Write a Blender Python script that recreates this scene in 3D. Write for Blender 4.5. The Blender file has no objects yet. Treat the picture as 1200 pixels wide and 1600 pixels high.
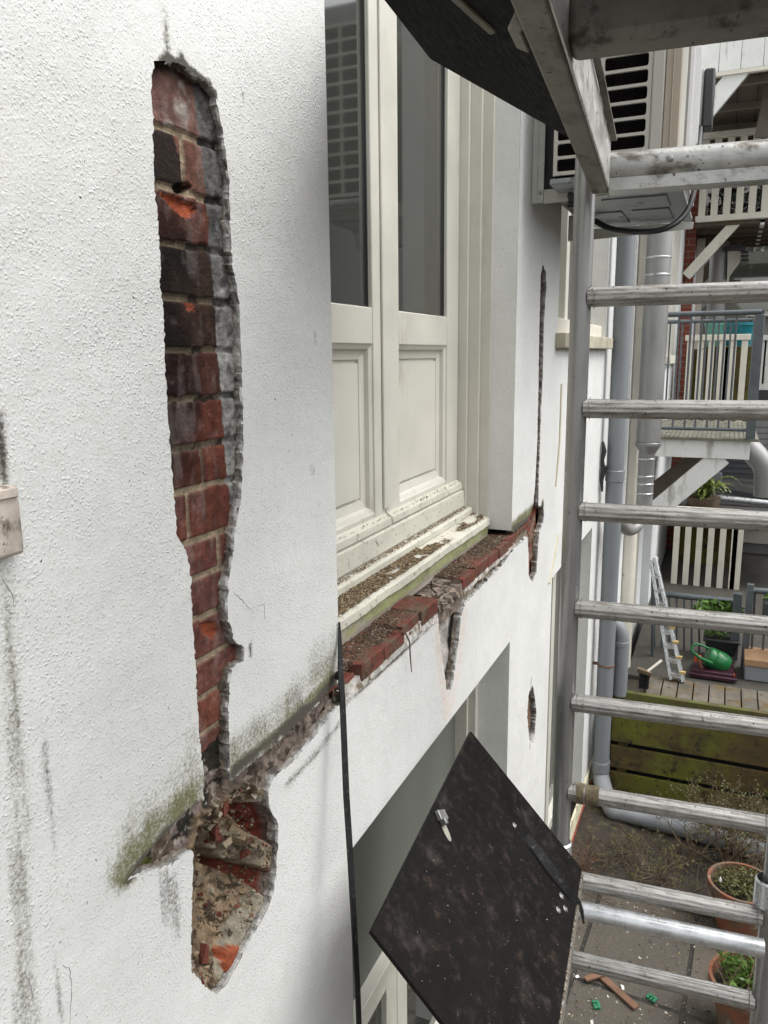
import bpy, bmesh, math, random
import numpy as np
from mathutils import Vector, Matrix
from mathutils.geometry import delaunay_2d_cdt
random.seed(7); rng = np.random.default_rng(7)
SC = bpy.context.scene
R = math.radians
# ------------------------------------------------------------------ camera
F = 1229.; D = .70; H = 2.7; GZ = -.25
X_ = np.array([541, 250, -F]); X_ /= np.linalg.norm(X_)
Z_ = np.array([-63, 6180, F]); Z_ -= X_*(Z_@X_); Z_ /= np.linalg.norm(Z_)
Y_ = np.cross(Z_, X_)
CM = np.array([X_, Y_, Z_]); CP = np.array([0, -D, H])
cam = bpy.data.cameras.new('camera'); co = bpy.data.objects.new('camera', cam)
SC.collection.objects.link(co); SC.camera = co
cam.sensor_fit = 'VERTICAL'; cam.sensor_height = 36; cam.lens = F/1600*36
cam.clip_start = .02; cam.clip_end = 1000
mw = Matrix([list(CM[i])+[CP[i]] for i in range(3)]+[[0, 0, 0, 1]]); co.matrix_world = mw
# ------------------------------------------------------------------ sky, sun, exposure
w = bpy.data.worlds.new('World'); SC.world = w; w.use_nodes = True
nt = w.node_tree; bg = nt.nodes['Background']
sky = nt.nodes.new('ShaderNodeTexSky'); sky.sky_type = 'NISHITA'; sky.sun_disc = False
SUN_EL, SUN_AZ = R(58), R(166)     # azimuth measured clockwise from +Y
sky.sun_elevation = SUN_EL; sky.sun_rotation = SUN_AZ; sky.air_density = 1; sky.dust_density = 4
hs = nt.nodes.new('ShaderNodeHueSaturation'); hs.inputs['Saturation'].default_value = .12
nt.links.new(sky.outputs[0], hs.inputs['Color']); nt.links.new(hs.outputs[0], bg.inputs[0])
bg.inputs[1].default_value = .15
sl = bpy.data.lights.new('sun', 'SUN'); so = bpy.data.objects.new('sun', sl); SC.collection.objects.link(so)
sl.energy = .5; sl.angle = R(80); sl.color = (1, .97, .93)
sd = Vector((math.sin(SUN_AZ)*math.cos(SUN_EL), math.cos(SUN_AZ)*math.cos(SUN_EL), math.sin(SUN_EL)))
so.rotation_euler = sd.to_track_quat('Z', 'Y').to_euler(); so.location = (0, -4, 12)
SC.view_settings.view_transform = 'Standard'; SC.view_settings.look = 'None'
SC.view_settings.exposure = 1.17; SC.view_settings.gamma = 1; SC.view_settings.use_curve_mapping = False

# ------------------------------------------------------------------ unprojection onto real planes
def ray(u, v): return CM @ np.array([u-600, 800-v, -F])
def py(u, v, y=0.): r = ray(u, v); return CP + r*((y-CP[1])/r[1])
def px(u, v, x): r = ray(u, v); return CP + r*(x/r[0])
def pz(u, v, z): r = ray(u, v); return CP + r*((z-H)/r[2])
SX = np.array([.99706, .07662, 0]); SY = np.array([-.07662, .99706, 0])   # the scaffold stands 4.4 degrees off the wall

# ------------------------------------------------------------------ noise
def hsh(ix, iz, s):
    n = (ix.astype(np.int64)*374761393 + iz.astype(np.int64)*668265263 + s*974634777) & 0x7fffffff
    n = ((n ^ (n >> 13))*1274126177) & 0x7fffffff
    return ((n ^ (n >> 16)) & 0xffff)/65535.
def vn(x, z, sc, s=0):
    x = np.asarray(x)*sc; z = np.asarray(z)*sc; ix = np.floor(x); iz = np.floor(z); fx = x-ix; fz = z-iz
    fx = fx*fx*(3-2*fx); fz = fz*fz*(3-2*fz)
    a = hsh(ix, iz, s); b = hsh(ix+1, iz, s); c = hsh(ix, iz+1, s); d = hsh(ix+1, iz+1, s)
    return (a*(1-fx)+b*fx)*(1-fz)+(c*(1-fx)+d*fx)*fz
def fbm(x, z, sc, s=0, o=4):
    t = 0; a = .5
    for i in range(o): t = t + a*vn(x, z, sc*2**i, s+i*17); a *= .5
    return t/(1-.5**o)
def sst(a, b, x): t = np.clip((x-a)/(b-a), 0, 1); return t*t*(3-2*t)
def pip(P, poly):
    x = P[:, 0]; z = P[:, 1]; ins = np.zeros(len(P), bool); n = len(poly)
    for i in range(n):
        x1, z1 = poly[i]; x2, z2 = poly[(i+1) % n]
        if z1 == z2: continue
        c = ((z1 > z) != (z2 > z)) & (x < (x2-x1)*(z-z1)/(z2-z1)+x1); ins ^= c
    return ins
def dseg(P, a, b):
    a = np.array(a); b = np.array(b); ab = b-a; L = ab@ab
    t = np.clip(((P-a)@ab)/L, 0, 1); return np.linalg.norm(P-(a+t[:, None]*ab), axis=1)
def dpoly(P, pl, closed=True):
    d = np.full(len(P), 9.); n = len(pl)
    for i in range(n if closed else n-1): d = np.minimum(d, dseg(P, pl[i], pl[(i+1) % n]))
    return d

# ------------------------------------------------------------------ materials
def principled(name):
    m = bpy.data.materials.new(name); m.use_nodes = True
    return m, m.node_tree, m.node_tree.nodes['Principled BSDF']
def N(t, kind, **kw):
    n = t.nodes.new('ShaderNode'+kind)
    for k, v in kw.items():
        if k in n.inputs: n.inputs[k].default_value = v
        else: setattr(n, k, v)
    return n
def noise(t, pos, scale, detail=4, rough=.55, stretch=None):
    n = N(t, 'TexNoise', Scale=scale, Detail=detail, Roughness=rough)
    if stretch:
        mp = N(t, 'Mapping'); mp.inputs['Scale'].default_value = stretch
        t.links.new(pos, mp.inputs['Vector']); t.links.new(mp.outputs[0], n.inputs['Vector'])
    else: t.links.new(pos, n.inputs['Vector'])
    return n.outputs['Fac']
def ramp(t, fac, a, b):
    r = N(t, 'MapRange'); r.interpolation_type = 'SMOOTHSTEP'
    r.inputs['From Min'].default_value = a; r.inputs['From Max'].default_value = b
    t.links.new(fac, r.inputs['Value']); return r.outputs[0]
def mixc(t, fac, a, b, mode='MIX'):
    m = N(t, 'Mix'); m.data_type = 'RGBA'; m.blend_type = mode
    for k, v in ((0, fac), (6, a), (7, b)):
        if isinstance(v, (int, float)): m.inputs[k].default_value = v
        elif isinstance(v, tuple): m.inputs[k].default_value = (*v[:3], 1)
        else: t.links.new(v, m.inputs[k])
    return m.outputs[2]
def mat(name, col, rough=.6, metal=0., var=.25, vs=9., stretch=None, bump=None, dirt=None, dirt2=None, attr=None, spec=.5, obj=False):
    """procedural material: base colour with mottling, up to two kinds of dirt, bump"""
    m, t, b = principled(name)
    g = N(t, 'TexCoord').outputs['Object'] if obj else N(t, 'NewGeometry').outputs['Position']
    if attr:
        c = N(t, 'Attribute', attribute_name=attr).outputs['Color']
    else: c = (*col,)
    nz = ramp(t, noise(t, g, vs, 6, .6, stretch), .25, .75)
    lo = tuple(max(0, 1-var) for _ in range(3)); hi = tuple(1+var*.6 for _ in range(3))
    mul = mixc(t, nz, lo, hi); c = mixc(t, 1., c, mul, 'MULTIPLY')
    for i, dd in enumerate((dirt, dirt2)):
        if dd:
            dc, dsc, a, bb = dd[:4]; st = dd[4] if len(dd) > 4 else None
            f = ramp(t, noise(t, g, dsc, 5, .65, st), a, bb); c = mixc(t, f, c, dc)
    t.links.new(c, b.inputs['Base Color'])
    rr = N(t, 'MapRange'); rr.inputs['To Min'].default_value = max(.03, rough-.12); rr.inputs['To Max'].default_value = min(1, rough+.15)
    t.links.new(nz, rr.inputs['Value']); t.links.new(rr.outputs[0], b.inputs['Roughness'])
    b.inputs['Metallic'].default_value = metal; b.inputs['Specular IOR Level'].default_value = spec
    if bump:
        bn = N(t, 'Bump'); bn.inputs['Strength'].default_value = bump[2] if len(bump) > 2 else 1.; bn.inputs['Distance'].default_value = bump[1]
        t.links.new(noise(t, g, bump[0], 4, .6, stretch), bn.inputs['Height']); t.links.new(bn.outputs[0], b.inputs['Normal'])
    return m
def stucco_mat(name, base=(.715, .72, .70), attr=True, amt=1.):
    m, t, b = principled(name); g = N(t, 'NewGeometry').outputs['Position']
    c = mixc(t, ramp(t, noise(t, g, 2.2, 5, .6), .3, .7), tuple(x*.90 for x in base), base)
    c = mixc(t, ramp(t, noise(t, g, 45, 4, .7), .25, .8), c, mixc(t, 1., c, (.94, .935, .92), 'MULTIPLY'))
    c = mixc(t, ramp(t, noise(t, g, 150, 2, .6), .695, .73), c, (.13, .12, .10))         # grit specks
    if attr:
        a = N(t, 'Attribute', attribute_name='stain'); sp = N(t, 'SeparateColor'); t.links.new(a.outputs['Color'], sp.inputs[0])
        for ch, colr, sc, lo, hi in ((2, (.68, .46, .34), 60, .25, .65), (0, (.15, .15, .075), 150, .25, .75), (1, (.075, .068, .055), 170, .35, .75)):
            nz = noise(t, g, sc, 6, .75)
            ad = N(t, 'Math', operation='MULTIPLY_ADD'); t.links.new(sp.outputs[ch], ad.inputs[0]); ad.inputs[1].default_value = 1.25
            sb = N(t, 'Math', operation='SUBTRACT'); sb.inputs[0].default_value = -.15; 
            t.links.new(nz, ad.inputs[2]); 
            f = ramp(t, ad.outputs[0], .80, 1.22)
            mn = N(t, 'Math', operation='MULTIPLY'); t.links.new(f, mn.inputs[0]); t.links.new(ramp(t, sp.outputs[ch], 0., .2), mn.inputs[1])
            c = mixc(t, mn.outputs[0], c, colr)
    t.links.new(c, b.inputs['Base Color']); b.inputs['Roughness'].default_value = .75; b.inputs['Specular IOR Level'].default_value = .35
    wn = N(t, 'TexNoise', Scale=60., Detail=2.); t.links.new(g, wn.inputs['Vector']); wm = N(t, 'Mix'); wm.data_type = 'RGBA'; wm.blend_type = 'LINEAR_LIGHT'; wm.inputs[0].default_value = .006
    t.links.new(g, wm.inputs[6]); t.links.new(wn.outputs['Color'], wm.inputs[7])
    v = N(t, 'TexVoronoi', Scale=230.); t.links.new(wm.outputs[2], v.inputs['Vector']); sc_ = N(t, 'SeparateColor'); t.links.new(v.outputs['Color'], sc_.inputs[0])
    nod = N(t, 'MapRange'); nod.interpolation_type = 'SMOOTHSTEP'; nod.inputs['From Min'].default_value = .62; nod.inputs['From Max'].default_value = .1; t.links.new(v.outputs['Distance'], nod.inputs['Value'])
    nod2 = N(t, 'Math', operation='MULTIPLY'); t.links.new(nod.outputs[0], nod2.inputs[0]); md = N(t, 'Math', operation='MULTIPLY'); t.links.new(ramp(t, sc_.outputs[0], .15, .95), md.inputs[0]); mr = N(t, 'MapRange'); mr.inputs['From Min'].default_value = .35; mr.inputs['From Max'].default_value = .65; mr.inputs['To Min'].default_value = .35; mr.inputs['To Max'].default_value = 1.15; t.links.new(noise(t, g, 5, 4, .6), mr.inputs['Value']); t.links.new(mr.outputs[0], md.inputs[1]); t.links.new(md.outputs[0], nod2.inputs[1])
    n2 = noise(t, g, 260, 4, .75); h1 = n2
    ad = N(t, 'Math', operation='MULTIPLY_ADD'); t.links.new(nod2.outputs[0], ad.inputs[0]); ad.inputs[1].default_value = .85; t.links.new(h1, ad.inputs[2])
    n3 = noise(t, g, 9, 3, .5); ad2 = N(t, 'Math', operation='MULTIPLY_ADD'); t.links.new(n3, ad2.inputs[0]); ad2.inputs[1].default_value = 4.; t.links.new(ad.outputs[0], ad2.inputs[2])
    bn = N(t, 'Bump'); bn.inputs['Strength'].default_value = .8*amt; bn.inputs['Distance'].default_value = .0018
    t.links.new(ad2.outputs[0], bn.inputs['Height']); t.links.new(bn.outputs[0], b.inputs['Normal'])
    return m
M = {}
M['stucco'] = stucco_mat('stucco paint')
M['stucco_plain'] = stucco_mat('stucco plain', (.71, .715, .69), attr=False, amt=.8)
M['stucco_far'] = stucco_mat('white render far', (.76, .78, .78), attr=False, amt=.5)
M['masonry'] = mat('exposed masonry', (1, 1, 1), .9, var=.35, vs=60, bump=(160, .003), attr='Col', spec=.2)
M['mortar_edge'] = mat('broken render edge', (.27, .25, .225), .9, var=.45, vs=45, bump=(120, .005), dirt=((.10, .085, .07), 20, .48, .66), dirt2=((.05, .042, .035), 55, .58, .7), spec=.2, attr='Col')
M['brick'] = mat('sill brick', (.135, .043, .031), .8, var=.4, vs=30, bump=(140, .002), dirt=((.105, .08, .055), 19, .42, .66), dirt2=((.04, .028, .022), 50, .54, .7), spec=.2)
M['cream'] = mat('cream joinery paint', (.54, .53, .465), .4, var=.07, vs=6, dirt=((.30, .28, .22), 7, .58, .85, (1, 1, .4)), dirt2=((.16, .13, .09), 150, .675, .72), bump=(30, .0006))
M['cream_dirty'] = mat('cream paint weathered', (.52, .505, .43), .5, var=.12, vs=8, dirt=((.18, .14, .09), 60, .56, .70), dirt2=((.12, .10, .07), 150, .64, .72), bump=(60, .001))
M['green_timber'] = mat('algae stained timber', (.25, .26, .12), .8, var=.45, vs=20, stretch=(.6, 1, 1.5), dirt=((.3, .27, .22), 9, .48, .62), dirt2=((.05, .045, .03), 60, .6, .72), bump=(90, .002))
M['grey_timber'] = mat('bare grey timber', (.30, .26, .22), .85, var=.35, vs=20, stretch=(.2, 1, 3), bump=(80, .002), dirt=((.09, .08, .06), 40, .55, .7))
M['alu_lit_side'] = mat('scratched aluminium lit side', (.52, .51, .48), .4, .5, var=.2, vs=10, stretch=(.5, 3, 3), dirt=((.10, .085, .06), 26, .58, .68), dirt2=((.03, .025, .02), 70, .62, .67), bump=(80, .001))  # cleaner metal, made paler still for daylight falling on the beam side
M['alu_end'] = mat('grey aluminium end profile', (.38, .38, .36), .36, .6, var=.3, vs=9, dirt=((.10, .085, .065), 16, .50, .66, (1, .5, 1)), dirt2=((.03, .025, .02), 70, .63, .68), bump=(80, .001))
M['alu_dark'] = mat('shaded grimy cross profile', (.17, .165, .14), .6, .2, var=.35, vs=8, dirt=((.05, .042, .03), 11, .50, .62), dirt2=((.02, .018, .015), 60, .63, .68), bump=(60, .001))  # base colour darkened for the shade under the deck
M['gasket'] = mat('black gasket', (.03, .03, .03), .5, var=.1)
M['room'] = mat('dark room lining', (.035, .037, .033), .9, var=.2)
M['blind'] = mat('dull grey blind', (.115, .125, .105), .65, var=.12, vs=3)
M['pane_back'] = mat('pale pane backing', (.6, .6, .53), .9, var=.2, vs=10, stretch=(6, 6, .4))
M['alu'] = mat('weathered aluminium tube', (.42, .41, .39), .34, .7, var=.12, vs=18, dirt=((.19, .175, .15), 30, .44, .70, (4, .3, 4)), dirt2=((.035, .028, .02), 95, .62, .68), bump=(120, .0008))
M['alu_up'] = mat('aluminium upright', (.34, .34, .335), .34, .7, var=.18, vs=8, stretch=(1, 1, .3), dirt=((.06, .055, .05), 60, .68, .72), bump=(60, .0006))
M['galv'] = mat('bright galvanised tube', (.60, .62, .63), .3, .7, var=.18, vs=25, dirt=((.2, .19, .17), 60, .64, .7))
M['alu_beam'] = mat('dirty platform beam', (.20, .19, .155), .6, .3, var=.35, vs=12, dirt=((.075, .065, .045), 14, .46, .68, (.35, 1, 1)), dirt2=((.03, .025, .02), 90, .62, .68), bump=(100, .0012))
M['ply'] = mat('black coated plywood', (.0065, .0055, .005), .6, var=.45, vs=11, dirt=((.04, .028, .022), 34, .52, .80), dirt2=((.06, .05, .045), 8, .55, .8), bump=(300, .0009), spec=.13)
M['ply_under'] = mat('black plywood underside', (.0045, .0045, .0042), .72, var=.5, vs=30, stretch=(1, 4, 4), dirt=((.04, .04, .038), 110, .60, .68, (1, 3, 3)), bump=(200, .001), spec=.07)
M['rimdirt'] = mat('grit covered rim', (.24, .22, .19), .85, var=.5, vs=70, dirt=((.05, .035, .025), 120, .5, .58), dirt2=((.55, .5, .45), 160, .64, .68), bump=(150, .004))
M['strap'] = mat('black webbing', (.006, .006, .0065), .6, var=.5, vs=40, dirt=((.09, .09, .09), 90, .58, .68), bump=(200, .001))
M['steel'] = mat('rivet steel', (.26, .26, .25), .4, .7, var=.3, vs=60)
M['pvc'] = mat('grey plastic pipe', (.19, .205, .215), .45, var=.1, vs=6, stretch=(1, 1, .3), dirt=((.16, .17, .17), 20, .62, .75))
M['pvc_light'] = mat('light grey plastic pipe', (.25, .265, .28), .4, var=.1, vs=6)
M['zinc'] = mat('zinc pipe', (.30, .30, .29), .45, .45, var=.18, vs=7, stretch=(1, 1, .4))
M['ac'] = mat('beige enamel housing', (.40, .39, .345), .42, var=.08, vs=5, dirt=((.22, .19, .14), 50, .66, .76))
M['ac_tan'] = mat('tan enamel housing', (.36, .31, .24), .45, var=.08, vs=5)
M['ac_dark'] = mat('dark coil', (.007, .006, .006), .9, var=.4, vs=80, spec=.05)
M['ac_base'] = mat('galvanised base pan', (.30, .32, .33), .45, .5, var=.3, vs=8, dirt=((.1, .1, .1), 22, .58, .7))
M['bracket'] = mat('painted steel bracket', (.47, .475, .43), .5, var=.12, vs=10, dirt=((.15, .13, .1), 60, .62, .72))
M['cable'] = mat('black cable', (.015, .015, .016), .45, var=.2)
M['greybox'] = mat('grey plastic box', (.42, .43, .41), .5, var=.08, dirt=((.08, .08, .08), 120, .62, .68))
M['dgrey'] = mat('dark grey plastic', (.04, .042, .045), .45, var=.1)
M['white_paint'] = mat('white painted board', (.74, .745, .72), .5, var=.08, vs=5, dirt=((.28, .27, .23), 12, .52, .76, (1, 1, .25)))
M['cream_rail'] = mat('cream painted wood', (.68, .65, .56), .5, var=.08, vs=6, dirt=((.25, .24, .15), 14, .62, .76))
M['fence'] = mat('mossy fence plank', (.085, .058, .018), .85, var=.5, vs=5, stretch=(1, 1, 3), dirt=((.115, .12, .012), 2.4, .42, .62), dirt2=((.03, .022, .012), 14, .52, .68), bump=(50, .004))
M['moss_edge'] = mat('mossy edge board', (.09, .07, .025), .85, var=.4, vs=9, dirt=((.09, .1, .02), 6, .4, .6), bump=(50, .003))
M['slab'] = mat('weathered deck board', (.13, .115, .09), .9, var=.35, vs=7, dirt=((.12, .08, .03), 9, .5, .65), dirt2=((.05, .05, .035), 24, .54, .68), bump=(60, .004))
M['underdeck'] = mat('brown deck underside', (.11, .085, .06), .85, var=.35, vs=8, bump=(30, .004))
M['rail_steel'] = mat('dark galvanised railing', (.12, .135, .145), .5, .5, var=.25, vs=12)
M['decking'] = mat('grooved grey decking', (.17, .165, .13), .85, var=.3, vs=12, dirt=((.05, .055, .03), 8, .5, .7))
M['brown_strut'] = mat('weathered brown strut', (.19, .165, .13), .8, var=.2, vs=8)
M['concrete'] = mat('grey rendered wall', (.24, .24, .235), .9, var=.3, vs=1.6, stretch=(1, 1, .35), dirt=((.13, .13, .13), 1.8, .55, .75, (1, 2, .25)), bump=(40, .003))
M['redbrick'] = None
M['terracotta'] = mat('terracotta', (.20, .075, .038), .85, var=.4, vs=14, dirt=((.12, .085, .055), 10, .42, .62), dirt2=((.22, .17, .13), 22, .58, .7), bump=(60, .002))
M['soil'] = mat('dark soil', (.036, .028, .02), .95, var=.5, vs=25, bump=(60, .01), dirt=((.08, .075, .03), 20, .52, .7))
M['twig'] = mat('brown twig', (.13, .09, .055), .8, var=.4, vs=30)
M['leaf'] = mat('olive leaf', (.09, .09, .025), .6, var=.5, vs=25)
M['leaf_green'] = mat('fresh leaf', (.08, .16, .02), .55, var=.45, vs=20)
M['fern'] = mat('fern frond', (.12, .17, .03), .6, var=.5, vs=20, dirt=((.2, .13, .04), 18, .55, .7))
M['can'] = mat('green plastic', (.006, .13, .032), .35, var=.1)
M['maroon'] = mat('dark maroon plastic', (.045, .012, .022), .4, var=.2)
M['orange'] = mat('orange plastic', (.75, .10, .02), .4, var=.1)
M['teal'] = mat('teal glazed pot', (.01, .17, .21), .3, var=.15)
M['aqua'] = mat('pale aqua plastic', (.12, .35, .29), .4, var=.1)
M['white_pl'] = mat('white plastic', (.75, .75, .75), .4, var=.05)
M['wood'] = mat('broken brown wood', (.16, .085, .05), .8, var=.3, vs=20, dirt=((.3, .25, .2), 40, .6, .7))
M['clip'] = mat('green plastic clip', (.02, .17, .08), .4, var=.1)
M['black_pl'] = mat('black plastic', (.02, .02, .022), .5, var=.2)
M['shutter'] = mat('pale green slats', (.36, .40, .31), .6, var=.1)
M['gable'] = mat('grey olive cover', (.22, .215, .18), .8, var=.1)
M['blue'] = mat('blue plastic', (.01, .12, .4), .4, var=.1)
M['root'] = mat('dry root', (.09, .06, .04), .9, var=.3)
M['debris'] = mat('plant debris', (1, 1, 1), .95, var=.3, vs=90, attr='Col')
M['filler'] = mat('cream sealant strip', (.52, .48, .36), .7, var=.15)
M['lattice'] = mat('dark grey mesh', (.11, .115, .12), .7, var=.2)
M['wallblock'] = mat('weathered painted block', (.50, .44, .38), .7, var=.25, vs=16, stretch=(1, 1, .5), dirt=((.11, .085, .06), 26, .48, .62, (1, 1, .5)), dirt2=((.04, .03, .02), 60, .64, .7), bump=(40, .004))
def redbrick():
    m, t, b = principled('red brickwork'); g = N(t, 'NewGeometry').outputs['Position']
    sp = N(t, 'SeparateXYZ'); t.links.new(g, sp.inputs[0]); cb = N(t, 'CombineXYZ'); ad = N(t, 'Math', operation='ADD')
    t.links.new(sp.outputs[0], ad.inputs[0]); t.links.new(sp.outputs[1], ad.inputs[1]); t.links.new(ad.outputs[0], cb.inputs[0]); t.links.new(sp.outputs[2], cb.inputs[1])
    k = N(t, 'TexBrick', Scale=1.); k.inputs['Brick Width'].default_value = .22; k.inputs['Row Height'].default_value = .065; k.inputs['Mortar Size'].default_value = .006
    k.inputs['Color1'].default_value = (.23, .05, .03, 1); k.inputs['Color2'].default_value = (.15, .035, .022, 1); k.inputs['Mortar'].default_value = (.2, .13, .1, 1)
    t.links.new(cb.outputs[0], k.inputs['Vector']); t.links.new(k.outputs[0], b.inputs['Base Color']); b.inputs['Roughness'].default_value = .85
    return m
M['redbrick'] = redbrick()
def glass(name, ior=1.6, tint=(.90, .93, .86)):
    m = bpy.data.materials.new(name); m.use_nodes = True; t = m.node_tree; t.nodes.remove(t.nodes['Principled BSDF'])
    f = N(t, 'Fresnel', IOR=ior); tr = N(t, 'BsdfTransparent'); tr.inputs[0].default_value = (*tint, 1)
    gl = N(t, 'BsdfGlossy'); gl.inputs['Roughness'].default_value = .045; mx = N(t, 'MixShader')
    t.links.new(f.outputs[0], mx.inputs[0]); t.links.new(tr.outputs[0], mx.inputs[1]); t.links.new(gl.outputs[0], mx.inputs[2])
    df = N(t, 'BsdfDiffuse'); df.inputs[0].default_value = (.6, .62, .55, 1); m2 = N(t, 'MixShader'); m2.inputs[0].default_value = .05; t.links.new(mx.outputs[0], m2.inputs[1]); t.links.new(df.outputs[0], m2.inputs[2])
    t.links.new(m2.outputs[0], t.nodes['Material Output'].inputs[0]); return m
M['glass'] = glass('window glass', 2.7)
def ground_mat():
    m, t, b = principled('concrete paving slabs'); g = N(t, 'NewGeometry').outputs['Position']
    mp = N(t, 'Mapping'); mp.inputs['Rotation'].default_value = (0, 0, R(3)); mp.inputs['Location'].default_value = (.13, .03, 0); t.links.new(g, mp.inputs[0])
    k = N(t, 'TexBrick', Scale=1.); k.offset = 0; k.inputs['Brick Width'].default_value = .5; k.inputs['Row Height'].default_value = .5; k.inputs['Mortar Size'].default_value = .012
    k.inputs['Mortar Smooth'].default_value = .4
    k.inputs['Color1'].default_value = (.092, .08, .062, 1); k.inputs['Color2'].default_value = (.077, .068, .054, 1); k.inputs['Mortar'].default_value = (.02, .018, .014, 1)
    t.links.new(mp.outputs[0], k.inputs['Vector']); c = k.outputs[0]
    c = mixc(t, ramp(t, noise(t, g, 3.2, 6, .7), .5, .68), c, (.045, .04, .03))
    c = mixc(t, ramp(t, noise(t, g, 60, 4, .7), .6, .7), c, (.2, .18, .15))
    c = mixc(t, ramp(t, noise(t, g, 130, 3, .7), .60, .68), c, (.035, .03, .02))
    t.links.new(c, b.inputs['Base Color']); b.inputs['Roughness'].default_value = .85
    bn = N(t, 'Bump'); bn.inputs['Distance'].default_value = .008
    a = N(t, 'Math', operation='SUBTRACT'); t.links.new(noise(t, g, 45, 5, .7), a.inputs[0]); t.links.new(k.outputs['Fac'], a.inputs[1]); t.links.new(a.outputs[0], bn.inputs['Height'])
    t.links.new(bn.outputs[0], b.inputs['Normal']); return m
M['ground'] = ground_mat()

# ------------------------------------------------------------------ mesh helpers
COL = SC.collection
def V(p): return np.array(p, float)
class MB:
    def __init__(s): s.v = []; s.f = []; s.c = []; s.col = None
    def add(s, vs, fs, col=None):
        o = len(s.v); s.v += [tuple(map(float, p)) for p in vs]; s.f += [tuple(i+o for i in f) for f in fs]
        if col is not None: s.c += [col]*len(vs)
        return s
    def box(s, lo, hi):
        x0, y0, z0 = lo; x1, y1, z1 = hi
        s.add([(x0, y0, z0), (x1, y0, z0), (x1, y1, z0), (x0, y1, z0), (x0, y0, z1), (x1, y0, z1), (x1, y1, z1), (x0, y1, z1)],
              [(3, 2, 1, 0), (4, 5, 6, 7), (0, 1, 5, 4), (1, 2, 6, 5), (2, 3, 7, 6), (3, 0, 4, 7)]); return s
    def obox(s, c, ax, ay, az, col=None, jit=0.):      # centre and three half-vectors
        c = V(c); ax = V(ax); ay = V(ay); az = V(az); vs = []
        for k in (-1, 1):
            for i, j in ((-1, -1), (1, -1), (1, 1), (-1, 1)): vs.append(c+i*ax+j*ay+k*az+(rng.normal(0, jit, 3) if jit else 0))
        s.add(vs, [(3, 2, 1, 0), (4, 5, 6, 7), (0, 1, 5, 4), (1, 2, 6, 5), (2, 3, 7, 6), (3, 0, 4, 7)], col); return s
    def bar(s, a, b, w, h, up=(0, 0, 1)):
        a = V(a); b = V(b); d = b-a; L = np.linalg.norm(d); d /= L; up = V(up); sd_ = np.cross(up, d); sd_ /= np.linalg.norm(sd_); u = np.cross(d, sd_)
        return s.obox((a+b)/2, d*L/2, sd_*w/2, u*h/2)
    def tube(s, pts, r, n=14, cap=True, prof=None, col=None):
        pts = [V(p) for p in pts]; m = len(pts); rs = r if hasattr(r, '__len__') else [r]*m
        ref = None; vs = []; fs = []
        for i in range(m):
            t = pts[min(i+1, m-1)]-pts[max(i-1, 0)]; t /= (np.linalg.norm(t)+1e-12)
            if ref is None:
                ref = np.cross(t, (0, 0, 1)) if abs(t[2]) < .9 else np.cross(t, (0, 1, 0))
            a = ref-t*(ref@t); a /= np.linalg.norm(a); ref = a; b = np.cross(t, a)
            for k in range(n):
                th = 2*math.pi*k/n; q = prof(th) if prof else 1.
                vs.append(pts[i]+rs[i]*q*(a*math.cos(th)+b*math.sin(th)))
        for i in range(m-1):
            for k in range(n): k2 = (k+1) % n; fs.append((i*n+k, i*n+k2, (i+1)*n+k2, (i+1)*n+k))
        if cap: fs.append(tuple(range(n-1, -1, -1))); fs.append(tuple((m-1)*n+k for k in range(n)))
        s.add(vs, fs, col); return s
    def lathe(s, c, prof, n=28, ax=None, jit=0):
        c = V(c); ax = V(ax) if ax is not None else V((0, 0, 1)); ax = ax/np.linalg.norm(ax)
        a = np.cross(ax, (0, 1, 0)) if abs(ax[1]) < .9 else np.cross(ax, (1, 0, 0)); a /= np.linalg.norm(a); b = np.cross(ax, a); vs = []; fs = []
        for (r, z) in prof:
            for k in range(n): th = 2*math.pi*k/n; vs.append(c+ax*z+r*(a*math.cos(th)+b*math.sin(th)))
        for i in range(len(prof)-1):
            for k in range(n): k2 = (k+1) % n; fs.append((i*n+k, i*n+k2, (i+1)*n+k2, (i+1)*n+k))
        s.add(vs, fs); return s
    def prism(s, pts, vec, col=None):
        pts = [V(p) for p in pts]; vec = V(vec); n = len(pts)
        s.add(pts+[p+vec for p in pts], [tuple(range(n-1, -1, -1)), tuple(range(n, 2*n))]+[(i, (i+1) % n, n+(i+1) % n, n+i) for i in range(n)], col); return s
    def build(s, name, m, parent=None, bevel=0., smooth=True, seg=2):
        me = bpy.data.meshes.new(name); v = np.array(s.v)
        if parent is not None: off = np.array(parent['_loc'])
        else: off = np.array([(v[:, 0].min()+v[:, 0].max())/2, (v[:, 1].min()+v[:, 1].max())/2, v[:, 2].min()])
        me.from_pydata((v-off).tolist(), [], s.f); me.update()
        bm = bmesh.new(); bm.from_mesh(me); bmesh.ops.recalc_face_normals(bm, faces=bm.faces); bm.to_mesh(me); bm.free()
        if s.c:
            at = me.color_attributes.new('Col', 'FLOAT_COLOR', 'POINT')
            at.data.foreach_set('color', np.array([(*c, 1.) for c in s.c], np.float32).ravel())
        if smooth:
            me.polygons.foreach_set('use_smooth', [True]*len(me.polygons)); me.set_sharp_from_angle(angle=R(38))
        me.materials.append(m); o = bpy.data.objects.new(name, me); COL.objects.link(o)
        o['_loc'] = [float(q) for q in off]
        if parent is not None: o.parent = parent
        else: o.location = off
        if bevel:
            bv = o.modifiers.new('bevel', 'BEVEL'); bv.width = bevel; bv.segments = seg; bv.limit_method = 'ANGLE'; bv.angle_limit = R(50)
        return o
def tag(o, label, cat, group=None, kind=None):
    if label: o['label'] = label
    if cat: o['category'] = cat
    if group: o['group'] = group
    if kind: o['kind'] = kind
    return o
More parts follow.
